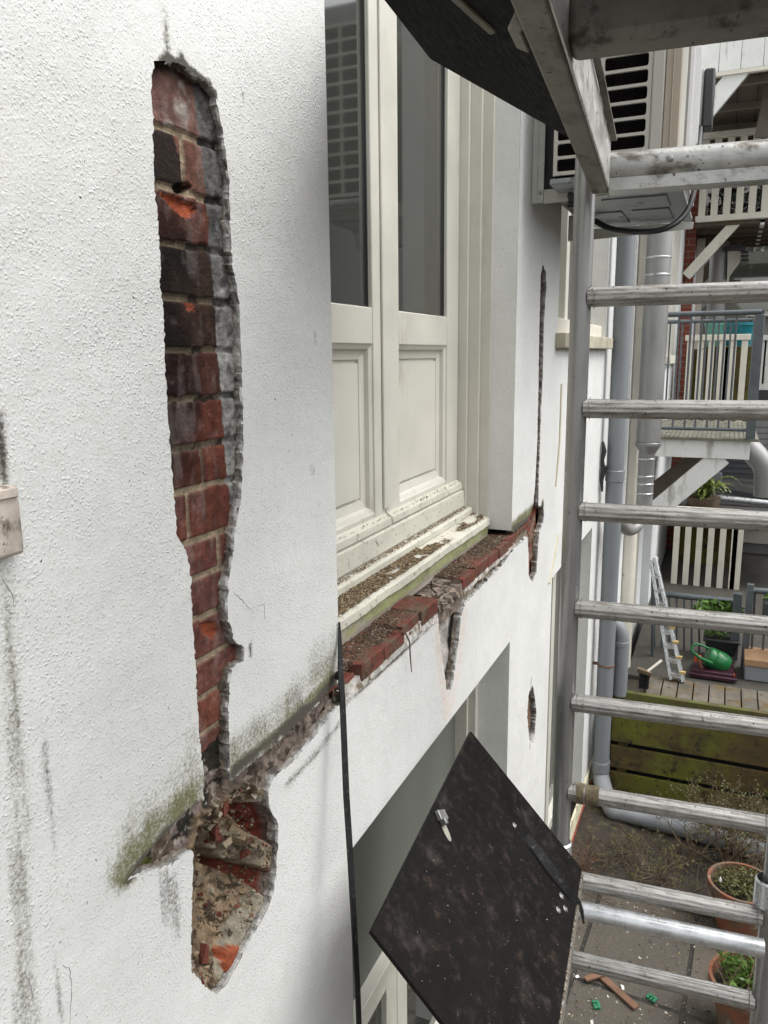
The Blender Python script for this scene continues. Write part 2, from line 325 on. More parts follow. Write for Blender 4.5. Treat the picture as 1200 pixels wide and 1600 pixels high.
def thing(name, loc, label, cat, group=None):
    o = bpy.data.objects.new(name, None); COL.objects.link(o); o.location = loc; o.empty_display_size = .1
    o['_loc'] = [float(q) for q in loc]; return tag(o, label, cat, group)
def grid_mesh(name, xs, zs, yf, cf, m, parent):
    X, Z = np.meshgrid(xs, zs); x = X.ravel(); z = Z.ravel(); y = yf(x, z); c = cf(x, z)
    nx = len(xs); nz = len(zs); i = np.arange(nx-1)[None, :]+np.arange(nz-1)[:, None]*nx; i = i.ravel()
    fc = np.stack([i, i+1, i+nx+1, i+nx], 1); off = np.array(parent['_loc'])
    me = bpy.data.meshes.new(name); me.from_pydata((np.stack([x, y, z], 1)-off).tolist(), [], fc.tolist()); me.update()
    at = me.color_attributes.new('Col', 'FLOAT_COLOR', 'POINT')
    at.data.foreach_set('color', np.concatenate([c, np.ones((len(c), 1))], 1).astype(np.float32).ravel())
    me.polygons.foreach_set('use_smooth', [True]*len(me.polygons))
    me.materials.append(m); o = bpy.data.objects.new(name, me); COL.objects.link(o); o.parent = parent; o['_loc'] = [float(q) for q in off]; return o
def arc(c, a, b, r, t0, t1, n=8): return [V(c)+r*(V(a)*math.cos(t)+V(b)*math.sin(t)) for t in np.linspace(t0, t1, n)]
# ================================================================== GROUND
g = MB(); g.add([(-300, -300, GZ), (300, -300, GZ), (300, 300, GZ), (-300, 300, GZ)], [(0, 1, 2, 3)])
tag(g.build('ground', M['ground'], smooth=False), None, None, kind='structure')

# ================================================================== FACADE
bld = thing('apartment_building', (2., 0., GZ), 'white rendered facade in the foreground with chipped render, exposed brick and cream French windows', 'building')
WX0, WX1, WTOP = 1.372, 2.80, 4.6
def P0(l, y=0.): return [(float(p[0]), float(p[2])) for p in (py(u, v, y) for u, v in l)]
left_edge = [(240, 95), (236, 150), (240, 195), (240, 262), (246, 341), (252, 420), (250, 434), (256, 506), (258, 570), (262, 644), (268, 719), (273, 790), (276, 839),
             (284, 850), (294, 871), (298, 902), (301, 970), (304, 1015), (307, 1060), (308, 1092), (312, 1157), (318, 1206), (319, 1250)]
crack_left = [(300, 1262), (287, 1268), (270, 1290), (251, 1310), (225, 1342), (199, 1376), (222, 1366), (245, 1357), (262, 1352), (274, 1346), (288, 1335), (302, 1328)]
cav = [(302, 1352), (300, 1401), (299, 1460), (299, 1515), (312, 1534), (322, 1543), (339, 1554), (352, 1540), (368, 1515), (380, 1490), (394, 1463), (408, 1440), (420, 1417), (428, 1392), (431, 1369), (434, 1320), (435, 1287),
       (426, 1272), (421, 1262), (419, 1235), (427, 1216), (442, 1203), (459, 1190), (475, 1170), (492, 1151), (508, 1129), (524, 1109), (534, 1098)]
ledge = [(545, 1088), (560, 1070), (575, 1055), (590, 1040), (605, 1028), (622, 1012), (640, 1000), (652, 988), (665, 977), (676, 968), (684, 960), (686, 985), (689, 1010), (692, 1036), (695, 1055), (698, 1078), (704, 1081),
         (709, 1060), (712, 1035), (717, 1000), (720, 965), (727, 944), (742, 927), (758, 911), (775, 893), (786, 881), (797, 866), (810, 852), (824, 838),
         (826, 870), (826, 898), (832, 911), (838, 895), (840, 870), (841, 850), (843, 832), (849, 815), (850, 803), (848, 793), (841, 790), (842, 740), (843, 715), (845, 650), (848, 590), (850, 500), (854, 450), (853, 425), (848, 413),
         (845, 430), (843, 500), (842, 560), (841, 620), (839, 700), (836, 760), (833, 790), (826, 812), (812, 824), (802, 832)]
upper_band = [(528, 1066), (510, 1085), (492, 1105), (468, 1127), (446, 1148), (415, 1175), (388, 1197), (372, 1212), (362, 1219),
              (359, 1190), (357, 1118), (359, 1066), (362, 1045), (370, 1036), (380, 1034), (383, 1012), (372, 1006), (364, 1000), (363, 983), (357, 970), (356, 914), (363, 875), (368, 826), (377, 779), (380, 700), (380, 655), (377, 549), (374, 474),
              (368, 440), (363, 415), (360, 352), (359, 310), (358, 274), (348, 204), (337, 150), (322, 130), (306, 118), (290, 105), (277, 98), (259, 95)]
def densify(pl, step=.006, jit=.0018, seed=3):
    out = []; r = np.random.default_rng(seed); n = len(pl)
    for i in range(n-1):
        a = V(pl[i]); b = V(pl[i+1]); k = max(1, int(np.linalg.norm(b-a)/step))
        for q in range(k): p = a+(b-a)*q/k; out.append(tuple(p+(r.normal(0, jit, 2) if q or i else 0)))
    out.append(tuple(pl[-1])); return out
seg1 = densify(P0(left_edge+crack_left+cav)+[(WX0, P0([(535, 1095)])[0][1])], .0045, .0011)
seg2 = densify([(WX0+.01, seg1[-1][1]-.002)]+P0(ledge)+[(WX1, 2.055)], .008, .0022, 5)
segw = [(WX1, 2.075), (WX1, WTOP), (WX0, WTOP)]
seg3 = densify([(WX0, P0([(528, 1066)])[0][1])]+P0(upper_band), .0045, .0011, seed=8)
hole = seg1+seg2+segw+seg3
n1, n2 = len(seg1)+len(seg2), len(seg1)+len(seg2)+len(segw)
small = densify(P0([(831, 1072), (826, 1085), (824, 1110), (825, 1135), (828, 1158), (833, 1160), (836, 1145), (838, 1115), (836, 1090), (833, 1074), (831, 1072)]), .008, .003)[:-1]
low1 = [(1.405, -.2), (2.812, -.2), (2.812, 1.62), (1.405, 1.62)]
up2 = [(3.545, 2.79), (4.99, 2.79), (4.99, 4.6), (3.545, 4.6)]
low2 = [(3.60, -.12), (4.80, -.12), (4.80, 1.66), (3.60, 1.66)]
outer = [(-2., GZ-.02), (5.33, GZ-.02), (5.33, 5.2), (-2., 5.2)]
loops = [outer, hole, small, low1, up2, low2]
xs = np.arange(.36, 3.42, .016); zs = np.arange(.9, 3.5, .016); GX, GZZ = np.meshgrid(xs, zs)
pts = np.stack([GX.ravel()+.3e-4*np.random.default_rng(1).normal(size=GX.size), GZZ.ravel()], 1)
xs2 = np.arange(-2, 5.3, .25); zs2 = np.arange(-.2, 5.2, .12); a_, b_ = np.meshgrid(xs2, zs2); pts2 = np.stack([a_.ravel()+.011, b_.ravel()+.013], 1)
pts2 = pts2[~((pts2[:, 0] > .35) & (pts2[:, 0] < 3.43) & (pts2[:, 1] > .89) & (pts2[:, 1] < 3.51))]
pts = np.concatenate([pts, pts2])
keep = np.ones(len(pts), bool)
for l in loops[1:]:
    keep &= ~pip(pts, l); keep &= dpoly(pts, l) > .003
keep &= pip(pts, outer)
pts = pts[keep]
vs = []; ed = []
for l in loops:
    o = len(vs); vs += [Vector(p) for p in l]; ed += [(o+i, o+(i+1) % len(l)) for i in range(len(l))]
vs += [Vector(p) for p in pts]
cv, ce, cf_, *_r = delaunay_2d_cdt(vs, ed, [], 0, 1e-6, False)
cv = np.array([tuple(p) for p in cv]); fa = np.array([tuple(f) for f in cf_ if len(f) == 3]); cen = cv[fa].mean(1)
ok = np.ones(len(fa), bool)
for l in loops[1:]: ok &= ~pip(cen, l)
fa = fa[ok]
def und(x, z): return (fbm(x, z, 3.5, 40, 3)-.5)*.006
# side walls of every hole
mv = [(p[0], 0., p[1]) for p in cv]; off = np.array(bld['_loc'])
me = bpy.data.meshes.new('stucco_wall'); me.from_pydata((np.array(mv)-off).tolist(), [], fa.tolist()); me.update()
bm = bmesh.new(); bm.from_mesh(me)
for f in bm.faces:
    if f.normal.y > 0: f.normal_flip()
bm.to_mesh(me); bm.free()
# stain map: R algae, G dirt, B rust
S_ = np.zeros((len(cv), 3)); Pc = cv
def p0(u, v): return P0([(u, v)])[0]
def stroke(ch, pl, w_, amt):
    q = P0(pl); d = dpoly(Pc, q, False); S_[:, ch] = np.maximum(S_[:, ch], amt*(1-sst(0, w_, d)))
up = lambda l, du, dv: [(u+du, v+dv) for u, v in l]
diag = [(200, 1374), (255, 1305), (312, 1258)]
stroke(0, up(diag, -8, -18), .075, .55); stroke(0, up(diag, -8, -60), .10, .36); stroke(0, [(300, 1150), (306, 1240)], .06, .40); stroke(0, diag, .028, .62); stroke(1, diag, .022, .62)
band = [(366, 1212), (430, 1160), (528, 1062)]
stroke(0, up(band, -3, -8), .045, .6); stroke(1, up(band, -2, -3), .016, .85); stroke(0, up(band, -5, -35), .075, .42); stroke(1, up(band, -5, -45), .09, .33)
stroke(0, [(480, 1060), (520, 1000)], .1, .33); stroke(1, [(440, 1110), (500, 1010)], .1, .32)
stroke(1, [(2, 650), (4, 760)], .022, .5); stroke(0, [(0, 700), (4, 760)], .02, .5); stroke(1, [(8, 860), (18, 960), (38, 1200), (60, 1620)], .014, .42); stroke(0, [(8, 870), (24, 1200), (40, 1620)], .04, .36)
stroke(1, [(12, 900), (16, 1300), (22, 1620)], .014, .36); stroke(1, [(72, 1150), (96, 1600)], .016, .42); stroke(1, [(34, 1200), (44, 1620)], .035, .36)
stroke(1, [(245, 92), (285, 97), (338, 148)], .011, 1.); stroke(0, [(258, 20), (262, 85)], .035, .42); stroke(1, [(256, 30), (262, 90)], .02, .52)
for x_ in (250, 262, 275, 288): stroke(1, [(x_, 1350), (x_+3, 1350+rng.uniform(50, 140))], .012, .4)
stroke(1, [(528, 1062), (445, 1150)], .012, .9)
stroke(1, up([(440, 1215), (492, 1158), (530, 1110)], 6, 14), .03, .42); stroke(1, [(540, 1098), (684, 972)], .014, .55)
stroke(2, [(683, 975), (688, 1040), (700, 1140)], .10, .36); stroke(2, [(726, 960), (717, 1040), (704, 1110)], .12, .34)
stroke(2, [(700, 1085), (702, 1160)], .07, .36)
stroke(1, [(802, 830), (832, 808)], .04, .75); stroke(0, [(802, 826), (832, 800)], .07, .75); stroke(1, [(846, 800), (848, 790)], .04, .8); stroke(0, [(846, 800), (848, 790)], .06, .8)
stroke(1, [(847, 405), (850, 500)], .025, .4); stroke(1, [(790, 855), (800, 842)], .02, .6); stroke(1, [(830, 1060), (828, 1170)], .022, .5)
stroke(0, [(880, 1285), (905, 1250)], .12, .6)
for (u_, v_, w_, a_1) in ((488, 735, .022, .42), (492, 530, .012, .5), (392, 1012, .016, .62), (380, 150, .012, .5), (180, 300, .05, .30), (150, 520, .04, .28), (225, 560, .012, .55), (740, 1100, .03, .3), (210, 130, .06, .3), (470, 1090, .04, .45)):
    stroke(1, [(u_, v_-6), (u_+1, v_+8)], w_, a_1)
S_ = np.clip(S_, 0, 1)
for ch in (0, 1): S_[:, ch] *= np.clip(.62+.70*fbm(Pc[:, 0]*1.6, Pc[:, 1]*.5, 28, 200+ch, 4), 0, 1.15)
S_ = np.clip(S_, 0, 1)
at = me.color_attributes.new('stain', 'FLOAT_COLOR', 'POINT'); at.data.foreach_set('color', np.concatenate([S_, np.ones((len(cv), 1))], 1).astype(np.float32).ravel())
me.materials.append(M['stucco'])
sw = bpy.data.objects.new('stucco_wall', me); COL.objects.link(sw); sw.parent = bld; sw['_loc'] = bld['_loc']
# broken edges of the render (thickness of the layer)
be = MB()
def rim(pts_, depth, mb, flare=0., cols=None):
    pts_ = [V(p) for p in pts_]; n = len(pts_); m = 7; vs = []; fs = []
    for i in range(n):
        t = pts_[min(i+1, n-1)]-pts_[max(i-1, 0)]; t /= np.linalg.norm(t)+1e-9; nn = V((t[1], -t[0])); s_ = sum(np.linalg.norm(pts_[q+1]-pts_[q]) for q in range(max(0, i-1), i)); 
        for k in range(m+1):
            y_ = depth*k/m; w_ = 0 if k == 0 else 1
            o_ = ((fbm(np.array([pts_[i][0]+pts_[i][1]*1.7]), np.array([y_*1.]), 70, 77, 4)[0]-.5)*.012+(fbm(np.array([pts_[i][1]+3*pts_[i][0]]), np.array([y_]), 300, 78, 2)[0]-.5)*.004)*w_*(1. if k < m else .3)
            p_ = pts_[i]+nn*o_; vs.append((p_[0], y_, p_[1])); lay = fbm(np.array([pts_[i][0]*1.3+pts_[i][1]]), np.array([y_]), 30, 66, 3)[0]; mb.c.append((.52, .52, .50) if k <= 1+int(lay > .6) else (.33, .315, .29) if y_/depth < .35+.5*lay else (.26, .22, .18))
    for i in range(n-1):
        for k in range(m): fs.append((i*(m+1)+k, (i+1)*(m+1)+k, (i+1)*(m+1)+k+1, i*(m+1)+k+1))
    mb.add(vs, fs)
rim(seg1, .024, be); rim(seg2, .024, be); rim(seg3, .021, be); rim(small+[small[0]], .05, be)
be.build('broken_render_edge', M['mortar_edge'], bld)
rv = MB()                                                    # rendered reveals
T_ = .016
rv.box((WX1, .001, 2.058), (WX1+T_, .10, WTOP)); rv.box((WX0-T_, .001, 2.04), (WX0, .10, WTOP)); rv.box((WX0, .001, WTOP), (WX1, .1, WTOP+T_))
for (a, b, c, d) in ((1.405, 2.812, -.2, 1.62), (3.545, 4.99, 2.79, 4.6), (3.60, 4.80, -.12, 1.66)):
    rv.box((b, .001, c), (b+T_, .12, d)); rv.box((a-T_, .001, c), (a, .12, d)); rv.box((a, .001, d), (b, .12, d+T_))
rv.build('window_reveal', M['stucco_plain'], bld, smooth=False)
bk = MB(); bk.box((-2, .13, GZ), (WX0-.03, .3, 5.2)); bk.box((WX1+.06, .13, GZ), (3.5, .3, 5.2)); bk.box((5.03, .13, GZ), (5.33, .3, 5.2)); bk.box((WX0-.03, .13, 1.66), (WX1+.06, .3, 1.98)); bk.box((3.5, .13, 1.70), (5.03, .3, 2.72)); bk.box((-2, .0, 5.2), (5.33, .3, 5.3))
bk.box((5.30, .002, GZ), (5.328, .13, 5.2)); bk.box((-2, .29, GZ), (5.33, .31, GZ+.05))
bk.build('wall_core', M['concrete'], bld, smooth=False)

# ------------------------------------------------------------------ exposed brick strip + excavated hollow (one relief)
YM = .016
cb = [py(290, v, YM)[2] for v in (95, 207, 294, 378, 462, 541, 618, 694, 762, 845, 905, 972, 1040, 1102, 1162, 1222, 1290)]
ccol = [(.20, .10, .08), (.20, .085, .06), (.17, .055, .035), (.055, .03, .021), (.06, .029, .019), (.11, .035, .022), (.15, .042, .025), (.16, .045, .025), (.20, .058, .035), (.19, .06, .042), (.17, .06, .044), (.17, .058, .042), (.17, .06, .042), (.22, .07, .04), (.18, .065, .045), (.20, .10, .085)]
joints = {1: [286], 2: [], 3: [], 4: [], 5: [], 6: [], 7: [317], 8: [294], 9: [343], 10: [], 11: [], 12: [], 13: [], 14: [], 15: []}
jx = {k: [py(u, (1.*0+0) or 600, YM)[0]*0+py(u, {1: 250, 7: 730, 8: 800, 9: 875}[k], YM)[0] for u in v] for k, v in joints.items() if v}
cavp = P0([(302, 1335), (300, 1401), (299, 1460), (299, 1515), (322, 1543), (339, 1554), (368, 1515), (394, 1463), (420, 1417), (431, 1369), (435, 1287), (421, 1262), (419, 1235), (400, 1225), (375, 1235), (352, 1262), (318, 1275)])
def UVp(l): return P0([(180+a/3.077, 1060+b/3.077) for a, b in l], .045)
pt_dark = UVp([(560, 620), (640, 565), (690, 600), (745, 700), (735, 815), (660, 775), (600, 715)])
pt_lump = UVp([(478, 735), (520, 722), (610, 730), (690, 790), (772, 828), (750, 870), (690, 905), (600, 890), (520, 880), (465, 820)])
pt_under = UVp([(450, 870), (560, 890), (690, 912), (690, 1000), (670, 1070), (600, 960), (510, 920)])  # red brick painted darker as the shadow below the lump
pt_red = UVp([(690, 900), (770, 885), (760, 945), (700, 930)])
pt_or = UVp([(455, 1290), (515, 1255), (527, 1340), (500, 1430), (470, 1500), (443, 1485)])
pt_or2 = UVp([(535, 1300), (578, 1285), (578, 1340), (545, 1370)])
pt_or3 = UVp([(588, 1178), (617, 1172), (610, 1203), (588, 1207)])
pt_r4 = UVp([(650, 555), (720, 570), (700, 600), (660, 590)])
chip1 = P0([(248, 302), (268, 306), (300, 318), (306, 330), (292, 343), (275, 330)], YM); chip2 = P0([(312, 978), (322, 972), (338, 973), (340, 990), (334, 1000), (318, 990)], YM); chip3 = P0([(288, 473), (304, 474), (303, 486), (294, 486)], YM)
hole1 = P0([(272, 290), (285, 283), (300, 290), (296, 302), (278, 302)], YM)
def relief(x, z, want):
    P = np.stack([x, z], 1); n = len(x); y = np.full(n, YM); c = np.zeros((n, 3))
    wz = z+(fbm(x, z, 25, 3, 2)-.5)*.006; f1 = fbm(x, z, 60, 5); f2 = fbm(x, z, 18, 9); f3 = fbm(x, z, 200, 11, 3)
    k = np.searchsorted(-np.array(cb), -wz)-1; k = np.clip(k, 0, 15); cc = np.array(ccol)[k]; cc = cc*.74+cc.mean(1)[:, None]*.08; soot = sst(2.40, 2.62, z+(f2-.5)*.15)*sst(3.0, 2.86, z); cc = cc*(1-.80*soot*sst(.3, .6, fbm(x, z*.5, 14, 101)))[:, None]
    inz = np.array(cb)[k]-wz; jt = (.0075+.005*f2)*(wz < cb[1]+.02) ; isj = inz < jt
    for q, xl in jx.items():
        for xv in xl: isj |= (k == q) & (np.abs(x-xv+(f1-.5)*.004) < .0045)
    c = cc*(.45+.9*f1)[:, None]*(.72+.5*fbm(x, z*.12, 75, 91, 3))[:, None]; ef = sst(.50, .78, fbm(x, z*.3, 55, 93, 4))*.26; c = c*(1-ef[:, None])+np.array((.25, .22, .21))*ef[:, None]
    white = sst(.52, .72, fbm(x, z, 30, 21))*(k < 1)*.75+sst(.62, .8, f1)*.10
    c = c*(1-white[:, None])+np.array((.36, .33, .30))*white[:, None]
    blk = sst(.5, .7, fbm(x, z, 22, 33))*0+sst(.3, .42, fbm(x, z, 22, 33))*((k == 1) & (x < jx[1][0]))*.93+sst(.5, .65, f2)*(k == 5)*.5*(x > .98)
    c = c*(1-blk[:, None])+np.array((.015, .012, .01))*blk[:, None]
    mc = np.array((.33, .26, .18))*(.55+.7*f3)[:, None]; dk = ((k >= 3) & (k <= 7))[:, None]
    mc = np.where(dk, mc*np.where(fbm(x, z, 35, 44)[:, None] > .55, .12, .45), mc)
    lowj = sst(cb[7], cb[9], -(-z))*0
    c = np.where(isj[:, None], mc, c); y = y+np.where(isj, .0045, 0)+(f1-.5)*.0025+(1-sst(0, .004, np.abs(inz-jt)))*.001
    for ch, colr, dp in ((chip1, (.34, .085, .04), .006), (chip2, (.26, .065, .03), .006), (chip3, (.20, .05, .025), .004), (hole1, (.02, .015, .01), .012)):
        i_ = pip(P+rng.normal(0, .0006, P.shape), ch); c[i_] = np.array(colr)*(.6+.8*f1[i_])[:, None]; y[i_] += dp*(.5+f1[i_])
    # remains of plaster along the far side
    xe = np.interp(z, [2.05, 2.3, 2.45, 2.6, 2.75, 2.95, 3.1], [1.048, 1.040, 1.034, 1.026, 1.020, 1.010, .990])+(f2-.5)*.006
    i_ = x > xe; pc = np.array((.31, .305, .29))*(.35+.95*f1)[:, None]*(.6+.7*fbm(x, z*.25, 90, 72, 4))[:, None]; pc = pc*np.where(fbm(x, z, 90, 71, 5) > .60, .5, 1.)[:, None]*(1-.55*sst(2.7, 2.95, z))[:, None]
    pc = np.where((isj & (f2 > .45))[:, None], pc*.35, pc); c = np.where(i_[:, None], pc, c); y = np.where(i_, y-.003*sst(0, .01, x-xe)+(f1-.5)*.004, y)
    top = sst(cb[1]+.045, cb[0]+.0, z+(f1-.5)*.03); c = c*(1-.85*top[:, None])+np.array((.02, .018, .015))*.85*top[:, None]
    # the damp band left and right of the strip foot
    zb = np.interp(x, [.70, .86, .96, 1.37], [2.00, 2.075, 2.03, 2.05])
    bz = 1-sst(.02, .05, np.abs(z-2.04)); i_ = (z < 2.10+(f2-.5)*.04+(f1-.5)*.02) | (x < .868) & (z < 2.2)
    rub = np.array((.13, .095, .07))*(.3+1.1*fbm(x, z, 90, 61))[:, None]
    rub = np.where((fbm(x, z, 16, 88) > .55)[:, None], np.array((.22, .17, .155))*(.5+.9*f1)[:, None], rub); rub = np.where((fbm(x, z, 48, 90, 5) > .545)[:, None], np.array((.03, .027, .022)), rub); rub = np.where((fbm(x, z, 120, 96, 3) > .66)[:, None], np.array((.30, .26, .22)), rub)
    redb = (x > 1.10) & (np.abs(z-(2.035+(x-1.1)*.0)) < .014); rub = np.where(redb[:, None], np.array((.17, .05, .035))*(.5+.8*f1)[:, None], rub)
    lowp = (x > .99) & (z < 2.034+(f2-.5)*.02); rub = np.where(lowp[:, None], np.array((.19, .15, .125))*(.25+1.3*fbm(x, z, 75, 63, 5))[:, None], rub); rub = np.where((lowp & (fbm(x, z, 55, 64, 4) > .60))[:, None], np.array((.07, .055, .045)), rub); rub = np.where((lowp & (np.abs(z-2.026+(f2-.5)*.012) < .006))[:, None], np.array((.16, .05, .036))*(.5+.8*f1)[:, None], rub); upp = (x > .95) & (z > 2.042+(f2-.5)*.02); rub = np.where(upp[:, None], np.array((.035, .031, .022))*(.5+.9*f1)[:, None], rub)
    gr = (x < .80) & (f2 > .35); rub = np.where(gr[:, None], np.array((.09, .10, .02))*(.5+f1)[:, None], rub)
    c = np.where(i_[:, None], rub, c); y = np.where(i_, .004+.018*f2+.016*f1+.008*fbm(x, z, 170, 97, 3), y); y = np.where(redb & i_, .006+.004*f1, y)
    # hollow
    ins = pip(P, cavp); d = dpoly(P, cavp); dep = .075*sst(0, .085, d)**.8+.012
    a_ = np.where(ins, 1., 0.); hb = dep+(fbm(x, z, 22, 51)-.5)*.045*sst(0, .03, d)+(fbm(x, z, 85, 52)-.5)*.026*sst(0, .012, d)+(fbm(x, z, 260, 53, 2)-.5)*.006
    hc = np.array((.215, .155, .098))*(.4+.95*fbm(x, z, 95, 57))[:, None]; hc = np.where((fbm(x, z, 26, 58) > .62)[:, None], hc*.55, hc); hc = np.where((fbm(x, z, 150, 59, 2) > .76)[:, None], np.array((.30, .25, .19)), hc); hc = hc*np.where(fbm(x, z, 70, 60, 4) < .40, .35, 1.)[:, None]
    edge = (x > np.interp(z, [1.69, 1.85, 2.0], [.93, 1.06, 1.075])); hc = np.where((edge & (d < .028))[:, None], np.array((.24, .215, .165))*(.6+.7*f1)[:, None], hc)
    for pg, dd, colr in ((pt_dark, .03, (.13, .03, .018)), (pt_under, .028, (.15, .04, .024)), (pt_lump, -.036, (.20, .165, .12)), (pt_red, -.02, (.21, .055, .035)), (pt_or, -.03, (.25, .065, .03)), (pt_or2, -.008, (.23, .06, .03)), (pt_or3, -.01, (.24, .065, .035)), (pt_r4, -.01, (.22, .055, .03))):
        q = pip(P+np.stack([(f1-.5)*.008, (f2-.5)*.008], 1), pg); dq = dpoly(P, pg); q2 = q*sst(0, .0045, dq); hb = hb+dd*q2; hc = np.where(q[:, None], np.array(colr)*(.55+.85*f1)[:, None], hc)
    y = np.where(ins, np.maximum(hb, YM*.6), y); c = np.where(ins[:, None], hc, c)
    return y if want == 'y' else np.clip(c, 0, 1)
st = rng.bit_generator.state
grid_mesh('exposed_brickwork', np.arange(.69, 1.372, .0026), np.arange(1.655, 3.125, .0026), lambda x, z: relief(x, z, 'y'), lambda x, z: relief(x, z, 'c'), M['masonry'], bld)
def rel2(x, z, w_):
    f1 = fbm(x, z, 40, 5); f2 = fbm(x, z, 14, 9)
    if w_ == 'y': return .012+.03*f2
    c = np.array((.21, .13, .09))*(.4+1.1*f1)[:, None]; c = np.where((f2 > .55)[:, None], np.array((.20, .05, .035))*(.5+.9*f1)[:, None], c); c = np.where((fbm(x, z, 30, 8) > .62)[:, None], np.array((.05, .04, .03)), c)
    return np.where(((z > 2.72))[:, None], c*.5, c)
grid_mesh('exposed_brickwork', np.arange(3.05, 3.36, .006), np.arange(.93, 3.14, .006), lambda x, z: rel2(x, z, 'y'), lambda x, z: rel2(x, z, 'c'), M['masonry'], bld)
def rel3(x, z, w_):
    f1 = fbm(x, z, 60, 25); f2 = fbm(x, z, 20, 29); nt_ = (x > 1.90) & (x < 2.24) & (z < 1.985)
    if w_ == 'y': return np.where(nt_, .014+.03*f2, .004+.016*f2)+.008*f1
    c = np.array((.30, .26, .21))*(.35+1.1*f1)[:, None]; c = np.where((f2 > .58)[:, None], np.array((.09, .07, .05)), c)
    g2 = np.where((x+.4*(2-z) > 2.14)[:, None], np.array((.42, .39, .36)), np.array((.30, .25, .21)))*(.55+.8*f1)[:, None]
    return np.where(nt_[:, None], g2, c)
grid_mesh('exposed_brickwork', np.arange(1.373, 3.12, .006), np.arange(1.64, 2.02, .006), lambda x, z: rel3(x, z, 'y'), lambda x, z: rel3(x, z, 'c'), M['masonry'], bld)

rb_ = MB(); cv2 = [(.22, .165, .10), (.16, .12, .075), (.27, .21, .14), (.10, .075, .05), (.15, .05, .035), (.36, .31, .24)]
for i in range(2200):
    x_ = rng.uniform(.86, 1.10); z_ = rng.uniform(1.68, 1.99); P_ = np.array([[x_, z_]])
    if not pip(P_, cavp)[0] or dpoly(P_, cavp)[0] < .006: continue
    if vn(P_[:, 0], P_[:, 1], 22, 5)[0] < .42: continue
    y_ = relief(P_[:, 0], P_[:, 1], 'y')[0]; r_ = .0008+.0032*rng.random()**2.4
    a = rng.normal(0, 1, 3); a /= np.linalg.norm(a); b = np.cross(a, rng.normal(0, 1, 3)); b /= np.linalg.norm(b); c_ = np.cross(a, b)
    cc = V(cv2[rng.integers(6)])*rng.uniform(.6, 1.2)
    rb_.obox((x_, y_-.0005, z_), a*r_*rng.uniform(.7, 1.6), b*r_*.8, c_*r_*.6, col=tuple(cc), jit=r_*.25)
for i in range(26):
    for _t in range(50):
        x_ = rng.uniform(.88, 1.08); z_ = rng.uniform(1.70, 1.97); P_ = np.array([[x_, z_]])
        if pip(P_, cavp)[0] and dpoly(P_, cavp)[0] > .014: break
    y_ = relief(P_[:, 0], P_[:, 1], 'y')[0]; r_ = rng.uniform(.005, .014); a = rng.normal(0, 1, 3); a /= np.linalg.norm(a); b = np.cross(a, rng.normal(0, 1, 3)); b /= np.linalg.norm(b); c_ = np.cross(a, b)
    rb_.obox((x_, y_+.001, z_), a*r_*rng.uniform(.8, 1.5), b*r_*.8, c_*r_*.6, col=tuple(V([(.21, .16, .10), (.17, .13, .085), (.14, .045, .03), (.25, .20, .14)][i % 4])*rng.uniform(.7, 1.1)), jit=r_*.22)
rb_.build('rubble', M['masonry'], bld, smooth=False)
M['crackm'] = mat('hairline crack', (.30, .29, .27), .9, var=.3, vs=60)
for pl_c in ([(365, 925), (378, 938), (392, 952), (402, 946), (413, 944), (414, 968)], [(4, 905), (12, 915), (22, 938), (20, 948)], [(98, 1508), (108, 1512), (112, 1545), (109, 1600)], [(30, 1522), (44, 1530), (52, 1560)], [(255, 1170), (285, 1148), (303, 1136)]):
    q = P0(pl_c); q = densify(q, .006, .0009, 5); cm = MB(); cm.tube([(p_[0], -.0002, p_[1]) for p_ in q], [.0005*(.4+rng.random()) for _ in q], 4, cap=False); cm.build('hairline_crack', M['crackm'], bld)
# ------------------------------------------------------------------ brick sill
xb = [1.375, 1.462, 1.590, 1.722, 1.845, 1.975]; xb2 = [2.195, 2.328, 2.470, 2.602, 2.735, 2.86]
for l in (xb, xb2):
    bs = MB()
    for i in range(len(l)-1):
        a, b = l[i]+.0045, l[i+1]-.0045; z1 = 2.036+rng.normal(0, .0026); yf = -.004+rng.normal(0, .003); y1 = .13
        if l is xb and i == 0: z1 -= .012; yf += .012
        if l[i] > 2.73: y1 = .10
        bs.add([(a, yf, 1.998), (b, yf, 1.998), (b, y1, 1.998), (a, y1, 1.998), (a, yf, z1), (b, yf+rng.normal(0, .0015), z1+rng.normal(0, .001)), (b, y1, z1-.002), (a, y1, z1-.002)],
               [(3, 2, 1, 0), (4, 5, 6, 7), (0, 1, 5, 4), (1, 2, 6, 5), (2, 3, 7, 6), (3, 0, 4, 7)])
    bs.build('brick_sill', M['brick'], bld, bevel=.003)
bs = MB()
for a in np.arange(2.86, 3.12, .066): bs.box((a+.001, -.001, 2.012), (a+.063, .04, 2.036))
bs.build('brick_course', M['brick'], bld, bevel=.002)
M['old_paint'] = mat('painted mortar remains', (.50, .48, .44), .9, var=.4, vs=40, dirt=((.18, .14, .10), 26, .48, .66), bump=(120, .004), spec=.2)
